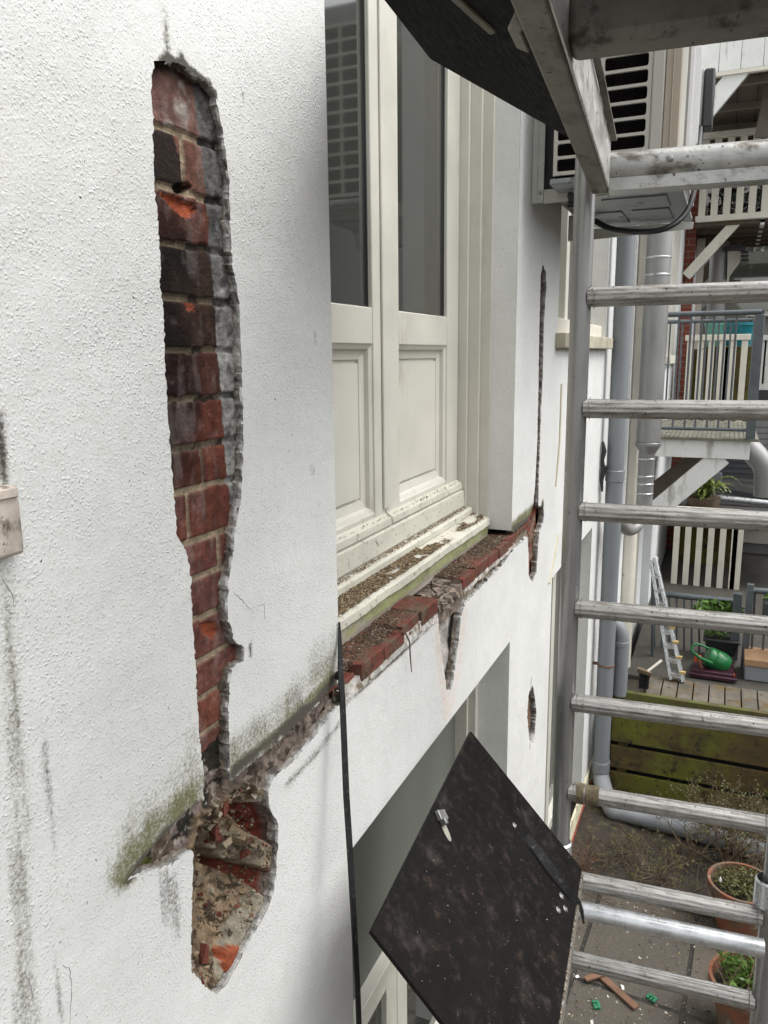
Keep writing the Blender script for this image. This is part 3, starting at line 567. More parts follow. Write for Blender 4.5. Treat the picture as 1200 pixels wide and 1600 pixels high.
for (xa, xe_) in ((1.3755, 1.974), (2.196, 2.858)):
    mo = MB(); xs_ = np.arange(xa, xe_, .005); lv = np.linspace(0, 1, 6); vs_ = []
    for x_ in xs_:
        zt_ = 2.0135+.004*(vn(np.array([x_]), np.array([0.]), 40, 3)[0]-.5)+.006*(vn(np.array([x_]), np.array([0.]), 16, 31)[0]-.4); zb_ = 1.980+.006*vn(np.array([x_]), np.array([0.]), 60, 4)[0]
        for q in lv: z_ = zb_+(zt_-zb_)*q; vs_.append((x_, -.0055+.012*(fbm(np.array([x_]), np.array([z_]), 90, 15, 3)[0]-.35)*(1 if q < 1 else 0)+.004*q*q, z_))
        vs_.append((x_, .01, zt_))
    n_ = len(lv)+1; mo.add(vs_, [(i*n_+j, (i+1)*n_+j, (i+1)*n_+j+1, i*n_+j+1) for i in range(len(xs_)-1) for j in range(n_-1)]); mo.build('mortar_bed', M['old_paint'], bld)
gp = MB(); gp.box((WX0-.03, .02, 1.93), (WX1+.05, .13, 1.992))
for i in range(70):                                              # broken bed where a brick is missing
    c_ = (rng.uniform(1.97, 2.20), rng.uniform(.0, .11), 1.995+rng.uniform(-.004, .012)); r_ = rng.uniform(.006, .02)
    th = rng.uniform(0, 3); gp.obox(c_, (r_*math.cos(th), r_*math.sin(th), r_*.2), (-r_*math.sin(th)*.7, r_*math.cos(th)*.7, 0), (0, r_*.1, r_*.4), jit=.002)
gp.add([(2.19, -.002, 1.99), (2.193, .12, 1.99), (2.193, .12, 2.034), (2.19, 0, 2.034)], [(0, 1, 2, 3)])
for i in range(26):
    c_ = (2.185+rng.normal(0, .006)-.05*rng.random()*rng.random(), rng.uniform(.015, .12), rng.uniform(1.995, 2.02)); r_ = rng.uniform(.008, .018)
    gp.obox(c_, (r_, .3*r_, 0), (-.3*r_, r_, 0), (0, 0, r_*.8), jit=.003)
gp.build('broken_brick_bed', mat('broken grey brick', (.21, .17, .14), .9, var=.45, vs=30, dirt=((.08, .06, .05), 24, .5, .66), dirt2=((.36, .26, .2), 60, .6, .68), bump=(90, .005), spec=.2), bld, smooth=False)

# ------------------------------------------------------------------ upper French window
fw = MB(); y0 = .105
def frame_profile(mb, x0, x1, z0, z1, ya, yb, t_):           # four bars of a frame
    mb.box((x0, ya, z0), (x0+t_, yb, z1)); mb.box((x1-t_, ya, z0), (x1, yb, z1)); mb.box((x0+t_, ya, z1-t_), (x1-t_, yb, z1)); mb.box((x0+t_, ya, z0), (x1-t_, yb, z0+t_))
fw.box((2.790, .088, 2.075), (2.868, .25, 4.5)); fw.box((2.772, .125, 2.10), (2.7895, .25, 4.5)); fw.box((2.755, .165, 2.147), (2.7715, .25, 4.5)); 
fw.box((1.30, .088, 2.075), (1.382, .25, 4.5)); fw.box((1.3825, .125, 2.10), (1.40, .25, 4.5)); fw.box((1.4005, .165, 2.147), (1.415, .25, 4.5))
fw.box((1.3, .25, 2.0), (2.87, .27, 2.24)); fw.box((1.38, .105, 4.45), (2.79, .25, 4.55))
win = fw.build('french_window', M['cream'], bld, bevel=.002)
sm = MB()    # stepped timber sill
sm.add([(x, y, z) for x in (1.40, 2.7545) for (y, z) in ((.205, 2.22), (.172, 2.206), (.168, 2.150), (.205, 2.150))], [(3, 2, 1, 0), (4, 5, 6, 7), (0, 1, 5, 4), (1, 2, 6, 5), (2, 3, 7, 6), (3, 0, 4, 7)])
sm.add([(x, y, z) for x in (1.383, 2.7718) for (y, z) in ((.205, 2.149), (.150, 2.143), (.143, 2.136), (.142, 2.119), (.205, 2.119))], [(4, 3, 2, 1, 0), (5, 6, 7, 8, 9), (0, 1, 6, 5), (1, 2, 7, 6), (2, 3, 8, 7), (3, 4, 9, 8), (4, 0, 5, 9)])
k = 70; pr = []
for i in range(k+1):
    x = 1.374+(2.789-1.374)*i/k; e = .0008*math.sin(i*.37)+rng.normal(0, .0005); e2 = rng.normal(0, .0005)
    if 2.2 < x < 2.42: e += .004*math.sin((x-2.2)*14)
    pr.append([(x, .205, 2.118), (x, .135, 2.117), (x, .088, 2.104+e2), (x, .080+e, 2.100+e2), (x, .078+e, 2.079+e2+e*.6), (x, .205, 2.078)])
o_ = len(sm.v); vs_ = [p for q in pr for p in q]; fs_ = []
for i in range(k):
    for j in range(6): j2 = (j+1) % 6; fs_.append((i*6+j, i*6+j2, (i+1)*6+j2, (i+1)*6+j))
fs_ += [(0, 1, 2, 3, 4, 5), tuple(k*6+j for j in range(5, -1, -1))]; sm.add(vs_, fs_)
sm.build('sill', M['cream_dirty'], win, bevel=.0012)
gt = MB(); gt.box((1.374, .086, 2.046), (2.787, .205, 2.0775)); gt.build('sill_front_board', M['green_timber'], win)
gt = MB(); gt.box((1.374, .0875, 2.025), (2.787, .205, 2.0455)); gt.build('sill_bottom_board', M['grey_timber'], win)
def casement(x0, x1, hand):
    ya, yb = .197, .247; gx0, gx1 = (2.193, 2.628) if hand == 'r' else (1.525, 2.004)
    zb, zt = 2.207, 4.42; gz = 2.828; c = MB()
    c.box((x0, ya, zb+.001), (gx0, yb, zt)); c.box((gx1, ya, zb+.001), (x1, yb, zt)); c.box((gx0+.0003, ya+.0005, 2.730), (gx1-.0003, yb, gz)); c.box((gx0+.0003, ya+.0005, zb+.001), (gx1-.0003, yb, 2.262)); c.box((gx0+.0003, ya+.0005, 4.3), (gx1-.0003, yb, zt))
    o = c.build('casement', M['cream'], win, bevel=.0035)
    # moulded recess and panel
    p = MB(); x0_, x1_, z0_, z1_ = gx0-.0002, gx1+.0002, 2.2618, 2.7302
    steps = [(0, ya+.004), (.012, ya+.010), (.016, ya+.022), (.040, ya+.026), (.042, ya+.034), (.0421, ya+.034)]
    for (i0, q0), (i1, q1) in zip(steps[:-1], steps[1:]):
        A = [(x0_+i0, q0, z0_+i0), (x1_-i0, q0, z0_+i0), (x1_-i0, q0, z1_-i0), (x0_+i0, q0, z1_-i0)]; B = [(x0_+i1, q1, z0_+i1), (x1_-i1, q1, z0_+i1), (x1_-i1, q1, z1_-i1), (x0_+i1, q1, z1_-i1)]
        p.add(A+B, [(0, 1, 5, 4), (1, 2, 6, 5), (2, 3, 7, 6), (3, 0, 4, 7)])
    i_ = .042; p.add([(x0_+i_, ya+.034, z0_+i_), (x1_-i_, ya+.034, z0_+i_), (x1_-i_, ya+.034, z1_-i_), (x0_+i_, ya+.034, z1_-i_)], [(0, 1, 2, 3)])
    i_ = .050; p.box((x0_+i_, ya+.024, z0_+i_), (x1_-i_, ya+.0345, z1_-i_))
    q = p.build('panel', M['cream'], win, smooth=False)
    d = MB(); d.add([(x, y, z) for x in (x0+.002, x1-.002) for (y, z) in ((ya+.002, 2.248), (ya-.02, 2.236), (ya-.022, 2.214), (ya+.002, 2.212))], [(3, 2, 1, 0), (4, 5, 6, 7), (0, 1, 5, 4), (1, 2, 6, 5), (2, 3, 7, 6), (3, 0, 4, 7)])
    d.build('drip_rail', M['cream_dirty'], win, bevel=.003)
    ge = MB(); b_ = .0045
    ge.box((gx0, ya+.012, gz), (gx0+b_, ya+.03, 4.3)); ge.box((gx1-b_, ya+.012, gz), (gx1, ya+.03, 4.3)); ge.box((gx0+b_, ya+.012, gz), (gx1-b_, ya+.03, gz+b_))
    ge.build('gasket', M['gasket'], win)
    gl = MB(); gl.box((gx0+.001, ya+.018, gz+.001), (gx1-.001, ya+.0225, 4.299)); gl.build('glass_pane', M['glass'], win, smooth=False)
    sp_ = MB(); sp_.box((gx0+.006, ya+.034, gz+.004), (gx0+.016, ya+.045, 4.3)); sp_.box((gx1-.016, ya+.034, gz+.004), (gx1-.006, ya+.045, 4.3)); sp_.build('glazing_bead', M['steel'], win)
casement(1.417, 2.080, 'l'); casement(2.086, 2.752, 'r')
b = MB(); b.box((2.0803, .2035, 2.25), (2.0857, .247, 4.42)); b.build('meeting_gap', M['gasket'], win, smooth=False)
b = MB(); b.box((2.058, .190, 2.262), (2.108, .1965, 4.42)); b.build('cover_strip', M['cream'], win, bevel=.002)
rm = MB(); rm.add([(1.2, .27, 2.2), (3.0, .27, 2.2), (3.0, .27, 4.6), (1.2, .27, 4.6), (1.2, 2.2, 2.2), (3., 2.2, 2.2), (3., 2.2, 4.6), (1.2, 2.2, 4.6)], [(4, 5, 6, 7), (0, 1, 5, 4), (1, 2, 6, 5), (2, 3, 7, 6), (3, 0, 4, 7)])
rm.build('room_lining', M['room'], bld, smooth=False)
cu = MB(); n_ = 40
cu.add([(2.16+.64*i/n_, .285+.02*math.sin(i*1.3), z) for i in range(n_+1) for z in (2.2, 4.5)], [(2*i, 2*i+2, 2*i+3, 2*i+1) for i in range(n_)])
cu.build('pane_backing', M['pane_back'], bld)  # pale sheet added behind the right pane, standing in for the reveal's reflection

# ------------------------------------------------------------------ lower window (ground floor)
lw = MB(); lw.box((2.775, .12, -.2), (2.86, .28, 1.7)); lw.box((2.757, .15, -.2), (2.7745, .28, 1.7)); lw.box((1.36, .12, -.2), (1.45, .28, 1.7)); lw.box((1.45, .16, .770), (2.757, .28, .812)); lw.box((1.45, .16, 1.60), (2.757, .28, 1.7))
lwin = lw.build('french_window', M['cream'], bld, bevel=.002)
b = MB(); b.box((1.45, .2, .812), (2.757, .215, 1.60)); b.build('transom_blind', M['blind'], lwin, smooth=False)
for (a, c) in ((1.455, 2.085), (2.092, 2.752)):
    q = MB(); t_ = .085; q.box((a, .175, -.15), (a+t_, .225, .765)); q.box((c-t_, .175, -.15), (c, .225, .765)); q.box((a+t_+.0003, .1755, .70), (c-t_-.0003, .225, .765)); q.box((a+t_+.0003, .1755, -.15), (c-t_-.0003, .225, .1)); q.build('casement', M['cream'], lwin, bevel=.003)
    q = MB(); q.box((a+t_, .195, .1), (c-t_, .2, .70)); q.build('glass_pane', M['glass'], lwin, smooth=False)
    q = MB(); q.box((a+t_, .24, .1), (c-t_, .245, .70)); q.build('pane_backing', M['pane_back'], lwin, smooth=False)
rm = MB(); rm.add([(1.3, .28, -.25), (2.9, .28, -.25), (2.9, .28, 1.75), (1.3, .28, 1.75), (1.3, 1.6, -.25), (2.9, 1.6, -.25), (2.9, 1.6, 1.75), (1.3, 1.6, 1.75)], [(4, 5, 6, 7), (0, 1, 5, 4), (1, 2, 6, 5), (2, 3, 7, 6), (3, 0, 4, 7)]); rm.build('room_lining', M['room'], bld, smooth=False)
# ------------------------------------------------------------------ next pair of windows
for (a, c, z0, z1, nm) in ((3.545, 4.99, 2.79, 4.6, 'casement_window'), (3.60, 4.80, -.12, 1.66, 'garden_door')):
    q = MB(); frame_profile(q, a, c, z0+.0, z1, .10, .2, .07); q.box(((a+c)/2-.04, .1005, z0+.07), ((a+c)/2+.04, .2, z1-.07)); fr = q.build(nm, M['cream'], bld, bevel=.003)
    q = MB(); q.box((a+.07, .14, z0+.07), (c-.07, .145, z1-.07)); q.build('glass_pane', M['glass'], fr, smooth=False)
    q = MB(); q.box((a+.07, .17, z0+.07), (c-.07, .175, z1-.07)); q.build('blind', M['blind'], fr, smooth=False)
q = MB(); q.box((3.50, -.045, 2.725), (5.03, .10, 2.789)); q.build('stone_sill', mat('sandstone sill', (.42, .39, .30), .85, var=.25, vs=8, dirt=((.2, .18, .13), 14, .55, .7)), bld, bevel=.004)
q = MB(); q.box((3.545, .02, 2.79), (4.99, .10, 2.86)); q.build('sill_board', M['cream_rail'], bld, bevel=.004)
q = MB(); e1 = [py(877, 600, -.002), py(874, 690, -.002), py(868, 760, -.002)]; e2 = [py(872, 835, -.002), py(866, 870, -.002), py(858, 912, -.002)]
q.tube(e1, .006, 5); q.build('sealant_strip', M['filler'], bld); q = MB(); q.tube(e2, .006, 5); q.build('sealant_strip', M['filler'], bld)
q = MB(); q.box((4.30, -.012, GZ), (5.33, .0, GZ+.16)); q.build('plinth', mat('yellowed plinth render', (.62, .58, .42), .9, var=.2, vs=8, dirt=((.2, .16, .09), 9, .5, .7)), bld, bevel=.004)
q = MB(); q.box((4.30, -.02, GZ-.1), (5.33, -.012, GZ+.03)); q.build('base_course', M['redbrick'], bld)
# ================================================================== SCAFFOLD
UPX = 2.15; LY = -.333                                     # upright nearest to the wall
def scaf(x, y, z): return V((UPX, LY, 0))+SX*x+SY*y+V((0, 0, z))   # local: along the wall, towards the wall, up
def flute(th): return 1-.05*(math.cos(12*th) > .1)
def ladder_frame(name, z0, z1, rungs, label, group=None, wdt=.578):
    base = scaf(0, 0, z0); t = thing(name, base, label, 'scaffold', group)
    for yy in (0, -wdt):
        m = MB(); m.tube([scaf(0, yy, z0), scaf(0, yy, z1)], .0265, 28); u = m.build('upright', M['alu_up'], t)
    for z in rungs:
        m = MB(); m.tube([scaf(-.001, -.018, z), scaf(-.001, -wdt+.02, z)], .0255, 64, prof=flute); r_ = m.build('rung', M['alu'], t)
        m = MB(); 
        for s_, yy in ((-1, -.028), (1, -wdt+.028)): m.tube([scaf(0, yy-s_*-.006, z), scaf(0, yy+s_*.007, z)], [.031, .027], 24)
        m.build('weld_collar', M['alu'], r_)
    return t
zr = [2.843, 2.556, 2.276, 1.999, 1.716, 1.434]
fr1 = ladder_frame('scaffold_ladder', 1.262, 3.70, zr, 'tall grey aluminium ladder frame of the scaffold standing off the white wall')
m = MB(); m.tube([scaf(.0, -.04, 1.434), scaf(0, -.062, 1.434)], .030, 24); m.tube([scaf(0, -.066, 1.434), scaf(0, -.105, 1.434)], .0285, 24); m.obox(scaf(0, -.085, 1.398), SX*.005, SY*.008, (0, 0, .008), jit=.001); m.build('dirt_crust', mat('caked brown dirt', (.14, .11, .065), .95, var=.5, vs=60, bump=(90, .004)), fr1)
fr2 = ladder_frame('scaffold_ladder', GZ+.0, 1.255, [1.150, .875, .60, .32], 'lower aluminium ladder frame of the scaffold below the black hatch')
m = MB(); m.lathe(scaf(0, 0, 1.19), [(.0285, 0), (.034, .002), (.034, .075), (.0285, .08)], 24); m.build('socket_collar', M['galv'], fr2)
m = MB(); m.lathe(scaf(0, -.565, 1.19), [(.0285, 0), (.034, .002), (.034, .075), (.0285, .08)], 24); m.build('socket_collar', M['galv'], fr2)
m = MB(); m.tube([scaf(-.06, -.02, 1.095), scaf(-.06, -.56, 1.095)], .0255, 32)
cr = m.build('crossbar', M['galv'], None); tag(cr, 'shiny galvanised steel tube lying just below the top rung of the lower frame', 'scaffold tube')
# platforms (upper one overhead, lower one under foot)
def frame_beam(mb, x0, x1, yc, zc, w_, h_): mb.bar(scaf(x0, yc, zc), scaf(x1, yc, zc), w_, h_)
up_ = thing('scaffold_platform', scaf(-1.2, -.3, 3.09), 'upper scaffold platform overhead with black hatch hanging and dirty aluminium beams', 'platform')
bt = 3.09
m = MB(); m.bar(scaf(-1.75, -.040, bt+.055), scaf(-.03, -.040, bt+.055), .040, .11); m.build('side_beam', M['alu_beam'], up_, bevel=.004)
m = MB(); m.bar(scaf(-1.75, -.0625, bt+.0545), scaf(-.085, -.0625, bt+.0545), .004, .104); m.build('lit_side_face', M['alu_lit_side'], up_, bevel=.001)  # thin plate added to carry the painted brightness of the lit side
m = MB(); m.bar(scaf(-1.75, -.0715, bt+.110), scaf(-.085, -.0715, bt+.110), .0135, .006); m.build('beam_lip', M['alu_beam'], up_, bevel=.001)
m = MB(); m.bar(scaf(-1.75, -.60, bt+.045), scaf(-.03, -.60, bt+.045), .05, .09); m.build('side_beam', M['alu_beam'], up_, bevel=.006)
def dprof(x, z):
    return [(x-.034, z), (x+.034, z), (x+.034, z+.06)]+[(x+.034*math.cos(t), z+.06+.034*math.sin(t)) for t in np.linspace(.2, math.pi-.2, 10)]+[(x-.034, z+.06), (x-.034, z+.034), (x-.031, z+.030)]
m = MB(); a_ = [scaf(x, -.0625, z) for x, z in dprof(-.045, bt-.004)]; m.prism(a_, -SY*.51); m.build('end_beam', M['alu_end'], up_, bevel=.001)
m = MB()
for yy in (-.20, -.42): m.lathe(scaf(-.0795, yy, bt+.058), [(.0, .006), (.004, .006), (.0075, .0035), (.008, 0)], 16, ax=-SX)
m.build('rivet', M['steel'], up_)
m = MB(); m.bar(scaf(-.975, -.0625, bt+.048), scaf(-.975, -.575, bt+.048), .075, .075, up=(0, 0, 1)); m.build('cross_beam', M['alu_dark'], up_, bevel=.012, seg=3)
m = MB(); m.obox(scaf(-1.26, -.34, bt+.118), SX*.26, SY*.24, (0, 0, .006)); m.build('deck_board', M['ply_under'], up_)
m = MB(); m.bar(scaf(-1.02, -.02, bt+.06), scaf(-1.02, .0, bt+.02), .07, .02); m.build('hinge_plate', M['alu_beam'], up_, bevel=.002)
# upper hatch board: hinged on the side beam, tilted up towards the wall
hb = px(900, 222, 1.8); r_ = ray(672, 92); tt = ((hb-CP)@SX)/(r_@SX); ha = CP+r_*tt
def board(mb, A, B, L, th, x0=0.):      # A far wall-side corner, B far hinge-side corner, runs back along -SX
    n_ = np.cross(SX, A-B); n_ /= np.linalg.norm(n_)
    if n_[2] < 0: n_ = -n_
    mb.prism([A, B, B-SX*L, A-SX*L], n_*th); return n_
m = MB(); hb2 = hb+(hb-ha)*.12; n0_ = np.cross(SX, ha-hb); n0_ /= np.linalg.norm(n0_); n0_ *= np.sign(n0_[2]); m.prism([ha, hb2, hb2-SX*.80, hb2-SX*.62+(ha-hb2)*.45, ha-SX*.36], n0_*.009); m.build('hatch', M['ply_under'], up_, bevel=.001)  # rear corner cut away out of view so the board shades the wall less
m = MB(); 
def under(u, v): n0 = np.cross(SX, ha-hb); n0 /= np.linalg.norm(n0); r = ray(u, v); return CP+r*(((hb-CP)@n0)/(r@n0))
q0, q1 = under(772, 46), under(708, -12); m.bar(q0-V((0, 0, .004)), q1-V((0, 0, .004)), .014, .008); m.build('hatch_batten', M['alu_beam'], up_, bevel=.003)
# lower platform
B_ = px(905, 1360, 2.0); r_ = ray(732, 1145); A_ = CP+r_*(((B_-CP)@SX)/(r_@SX))
lp = thing('scaffold_platform', B_-SX*.9-SY*.3-V((0, 0, .08)), 'lower scaffold platform with black speckled hatch propped open against the white wall', 'platform')
m = MB(); nb = board(m, A_, B_, .825, .010); hatch = m.build('hatch', M['ply'], lp, bevel=.0015)
dw = (A_-B_)/np.linalg.norm(A_-B_)
def onb(u, v, h=.0):      # point on the hatch's upper face under pixel (u, v)
    r = ray(u, v); P_ = B_+nb*(.010+h); return CP+r*(((P_-CP)@nb)/(r@nb))
m = MB(); m.prism([B_-nb*.002+SX*.004, B_-SX*.9-nb*.002, B_-SX*.9-nb*.002+V((0, 0, -.035)), B_+SX*.004+V((0, 0, -.035))], -SY*.012-V((0, 0, .0)))
m.build('rim', M['rimdirt'], lp, bevel=.002)
m = MB(); m.bar(B_-SX*2.4-V((0, 0, .060))+SY*.006, B_+SX*.01-V((0, 0, .060))+SY*.006, .030, .045); m.build('side_beam', M['alu_beam'], lp, bevel=.004)
m = MB(); m.bar(B_-SX*2.4-V((0, 0, .055))-SY*.50, B_+SX*.02-V((0, 0, .055))-SY*.50, .05, .08); m.build('side_beam', M['alu_beam'], lp, bevel=.004)
m = MB(); m.obox(B_-SX*1.75-SY*.26-V((0, 0, .02)), SX*.65, SY*.24, (0, 0, .006)); m.build('deck_board', M['ply'], lp)
for (u, v) in ((804, 1290), (877, 1400), (872, 1422), (883, 1420)):
    m = MB(); m.lathe(onb(u, v), [(.0085, 0), (.0085, .0015), (.0055, .003), (.004, .0012), (0, .001)], 18, ax=nb); m.build('rivet', M['steel'], hatch)
m = MB(); pts_ = [onb(806, 1293, .002), onb(822, 1306, .004), onb(840, 1328, .014), onb(862, 1358, .018), onb(888, 1392, .012), onb(903, 1411, .006)]
def ribbon(mb, pts, w_, th, side):
    side = V(side)/np.linalg.norm(side); n = len(pts); vs = []
    for i, p in enumerate(pts):
        t = V(pts[min(i+1, n-1)])-V(pts[max(i-1, 0)]); t /= np.linalg.norm(t); s2 = side-t*(side@t); s2 /= np.linalg.norm(s2); nn = np.cross(t, s2); ww = w_[i] if hasattr(w_, '__len__') else w_
        for a, b in ((-1, -1), (1, -1), (1, 1), (-1, 1)): vs.append(V(p)+s2*a*ww/2+nn*b*th/2)
    fs = [(i*4+j, i*4+(j+1) % 4, (i+1)*4+(j+1) % 4, (i+1)*4+j) for i in range(n-1) for j in range(4)]+[(0, 1, 2, 3), tuple((n-1)*4+j for j in (3, 2, 1, 0))]
    mb.add(vs, fs)
sdv = np.cross(nb, pts_[4]-pts_[1])
ribbon(m, pts_+[px(909, 1424, 2.0), px(912, 1443, 2.0)], [.014, .020, .022, .022, .02, .018, .012, .004], .0025, sdv+nb*.3); m.build('strap', M['strap'], hatch)
# latch opening with bracket in the hatch
lc = onb(693, 1290, .0)
e_u = onb(697, 1312)-onb(680, 1272); e_u /= np.linalg.norm(e_u); e_v = np.cross(nb, e_u)
m = MB(); pl = [lc+e_u*(.026*math.cos(t)+.012)+e_v*(.010*math.sin(t))+nb*.0004 for t in np.linspace(0, 2*math.pi, 20)[:-1]]; m.prism(pl, nb*.0006); m.build('latch_slot', mat('daylit render seen through the slot', (.30, .29, .24), .8), hatch)
m = MB(); m.obox(lc-e_u*.022+nb*.006, e_u*.012, e_v*.016, nb*.006); m.obox(lc-e_u*.006+nb*.008-e_v*.004, e_u*.008, e_v*.006, nb*.008); m.build('latch', M['steel'], hatch, bevel=.002)

# hanging strap at the window corner
q = [py(530, 972, -.004), py(531, 1000, -.006), py(532, 1052, -.022), py(535, 1090, -.03), py(541, 1240, -.05), py(548, 1350, -.07), py(553, 1440, -.085), py(559, 1550, -.10), py(563, 1660, -.11)]
m = MB(); ribbon(m, q, [.003, .008, .013, .014, .015, .0145, .014, .013, .012], .003, (1, -.35, 0)); o = m.build('hanging_strap', M['strap'], None); tag(o, 'long thin black strap hanging from the brick sill in front of the wall', 'strap')
m = MB(); m.lathe(py(529, 1056, -.012)-V((0, 0, .008)), [(.001, 0), (.008, .002), (.009, .008), (.006, .016), (0, .018)], 14); o = m.build('knot', M['strap'], None); o.parent = [x for x in bpy.data.objects if x.name == 'hanging_strap'][0]; o.location = V(o['_loc'])-V(o.parent['_loc'])
# block fixed to the wall at the left
bx = thing('wall_block', (.585, -.02, 2.49), 'weathered pinkish white block fixed to the render at the far left edge', 'wall block')
z0, z1 = P0([(30, 860)])[0][1], P0([(30, 752)])[0][1]
m = MB(); m.box((.46, -.018, z0), (.602, .001, z1)); m.build('block_body', M['wallblock'], bx, bevel=.005, seg=3)
m = MB(); m.box((.46, -.0215, z1-.012), (.597, -.0182, z1-.002)); m.build('top_lip', M['wallblock'], bx, bevel=.001)
# dry stem over the sill
st_ = [py(601, 968, .05)*1, py(608, 966, .03), py(622, 985, -.006), py(634, 990, -.012), py(640, 1003, -.014), py(641, 1025, -.014), py(643, 1050, -.012)]
st_[0][2] = 2.04; st_[1][2] = 2.045
m = MB(); m.tube(st_, [.0018, .0018, .002, .002, .0018, .0018, .0012], 6); o = m.build('dry_stem', M['root'], None); tag(o, 'thin dry plant stem curling over the edge of the brick sill', 'stem')
# ------------------------------------------------------------------ debris
def chips(name, n, gen, cols, label, smin=.001, smax=.004, long=2.2):
    m = MB()
    for i in range(n):
        p = gen(); r = smin+(smax-smin)*rng.random()**2; a = rng.uniform(0, 6.28); tl = rng.normal(0, .35); L = r*rng.uniform(1, long)
        ax = V((math.cos(a), math.sin(a), tl)); ay = V((-math.sin(a), math.cos(a), rng.normal(0, .3))); az = V((0, 0, 1))
        c = V(cols[rng.integers(len(cols))])*rng.uniform(.6, 1.3)
        m.add([V(p)+ax*L, V(p)-ax*L*.8+ay*r*.8, V(p)-ax*L*.7-ay*r*.7, V(p)+az*r*.7+ay*r*.1], [(0, 1, 3), (1, 2, 3), (2, 0, 3), (2, 1, 0)], tuple(c))
    o = m.build(name, M['debris'], None, smooth=False); return tag(o, label, 'debris', kind='stuff')
brn = [(.10, .07, .04), (.16, .11, .06), (.22, .16, .09), (.05, .035, .02), (.30, .23, .13), (.38, .31, .2), (.13, .08, .05)]
def g_tread():
    while 1:
        x = 1.40+1.38*rng.random()**1.0; y = .092+.048*rng.random()
        if fbm(np.array([x]), np.array([y*4]), 9, 3, 3)[0]+(.12 if x < 2.1 else -.02) > .41+.25*rng.random()*(x > 2.3): return (x, y, 2.1065+(y-.088)*.27+.002*rng.random())
chips('leaf_litter', 8200, g_tread, brn, 'crumbly brown plant litter lying along the timber sill tread', .0012, .0042)
chips('leaf_litter', 1500, lambda: (1.40+1.34*rng.random(), .148+.02*rng.random()**.6, 2.1445+.0025*rng.random()), brn, 'thin line of brown litter in the step below the casements', .001, .003)
def g_drip():
    x = 1.42+1.32*rng.random(); return (x, .178+.018*rng.random(), 2.240+(0.0)+.004*rng.random())
chips('leaf_litter', 420, g_drip, brn, 'sparse brown crumbs on the drip rails of the casements', .0008, .0026)
def g_led():
    while 1:
        x = rng.uniform(1.38, 2.79); y = rng.uniform(.006, .084)
        if 1.975 < x < 2.19 and rng.random() < .3: continue
        if vn(np.array([x]), np.array([y*3]), 12, 5)[0]*.6+rng.random()*.5 > .36 and y > .004+.02*rng.random(): return (x, y, (2.0365 if not 1.975 < x < 2.19 else 2.004)+.002*rng.random())
chips('grit', 12000, g_led, [tuple(.7*q for q in c) for c in brn]+[(.07, .05, .035)]*5+[(.3, .25, .2), (.12, .05, .035)], 'brown grit and mortar crumbs covering the brick sill', .0010, .0036, 1.6)
def g_rim(): t = rng.random(); p = B_-SX*.9*t+SY*rng.uniform(-.010, .002)+V((0, 0, .002)); return tuple(p)
chips('grit', 700, g_rim, brn+[(.6, .55, .5)], 'grit along the metal rim of the lower scaffold platform', .001, .0035, 1.4)
def g_hb():
    a = rng.random(); b = rng.random(); return tuple(B_+nb*.0105-SX*.82*a+dw*.47*b)
chips('dust_specks', 600, g_hb, [(.12, .09, .07), (.09, .05, .035), (.24, .21, .18), (.07, .045, .035), (.07, .06, .05)], 'pale crumbs scattered on the black lower hatch', .0005, .0017, 3.)
chips('grit', 2600, lambda: (rng.uniform(2.5, 4.6), rng.uniform(-1.35, -.05), GZ+.001), brn+[(.5, .46, .4)]*3+[(.1, .09, .08)]*4, 'loose grit and rubble crumbs spread over the paving', .002, .009, 1.5)

# ================================================================== AIR CONDITIONER
AX0, AX1 = 2.84, 3.86; ZB, ZT = 3.262, 3.90
ac = thing('air_conditioner', (3.3, -.3, ZB), 'beige outdoor air conditioner unit with slotted end grille on wall brackets', 'air conditioner')
m = MB(); ya, yb = -.50, -.10
m.box((AX0+.06, ya+.003, ZB+.022), (AX1, yb, ZT)); m.build('housing', M['ac'], ac, bevel=.012, seg=3)
m = MB(); gy0, gy1 = -.405, -.115; nS = 14; dz = .0455; z_ = ZB+.045; zz = []
m.box((AX0+.040, -.452, ZB+.023), (AX0+.058, -.105, ZT-.001)); m.build('coil_guard', M['ac_dark'], ac)
gm = MB(); cols_ = [(-.408, -.260), (-.245, -.112)]; th_ = .0035; bar_ = .0115
def rrect(y0, z0, y1, z1, r, n=4):
    out = []
    for cy, cz, a0 in ((y1-r, z1-r, 0), (y0+r, z1-r, math.pi/2), (y0+r, z0+r, math.pi), (y1-r, z0+r, 1.5*math.pi)):
        for t in np.linspace(a0, a0+math.pi/2, n): out.append((cy+r*math.cos(t), cz+r*math.sin(t)))
    return out
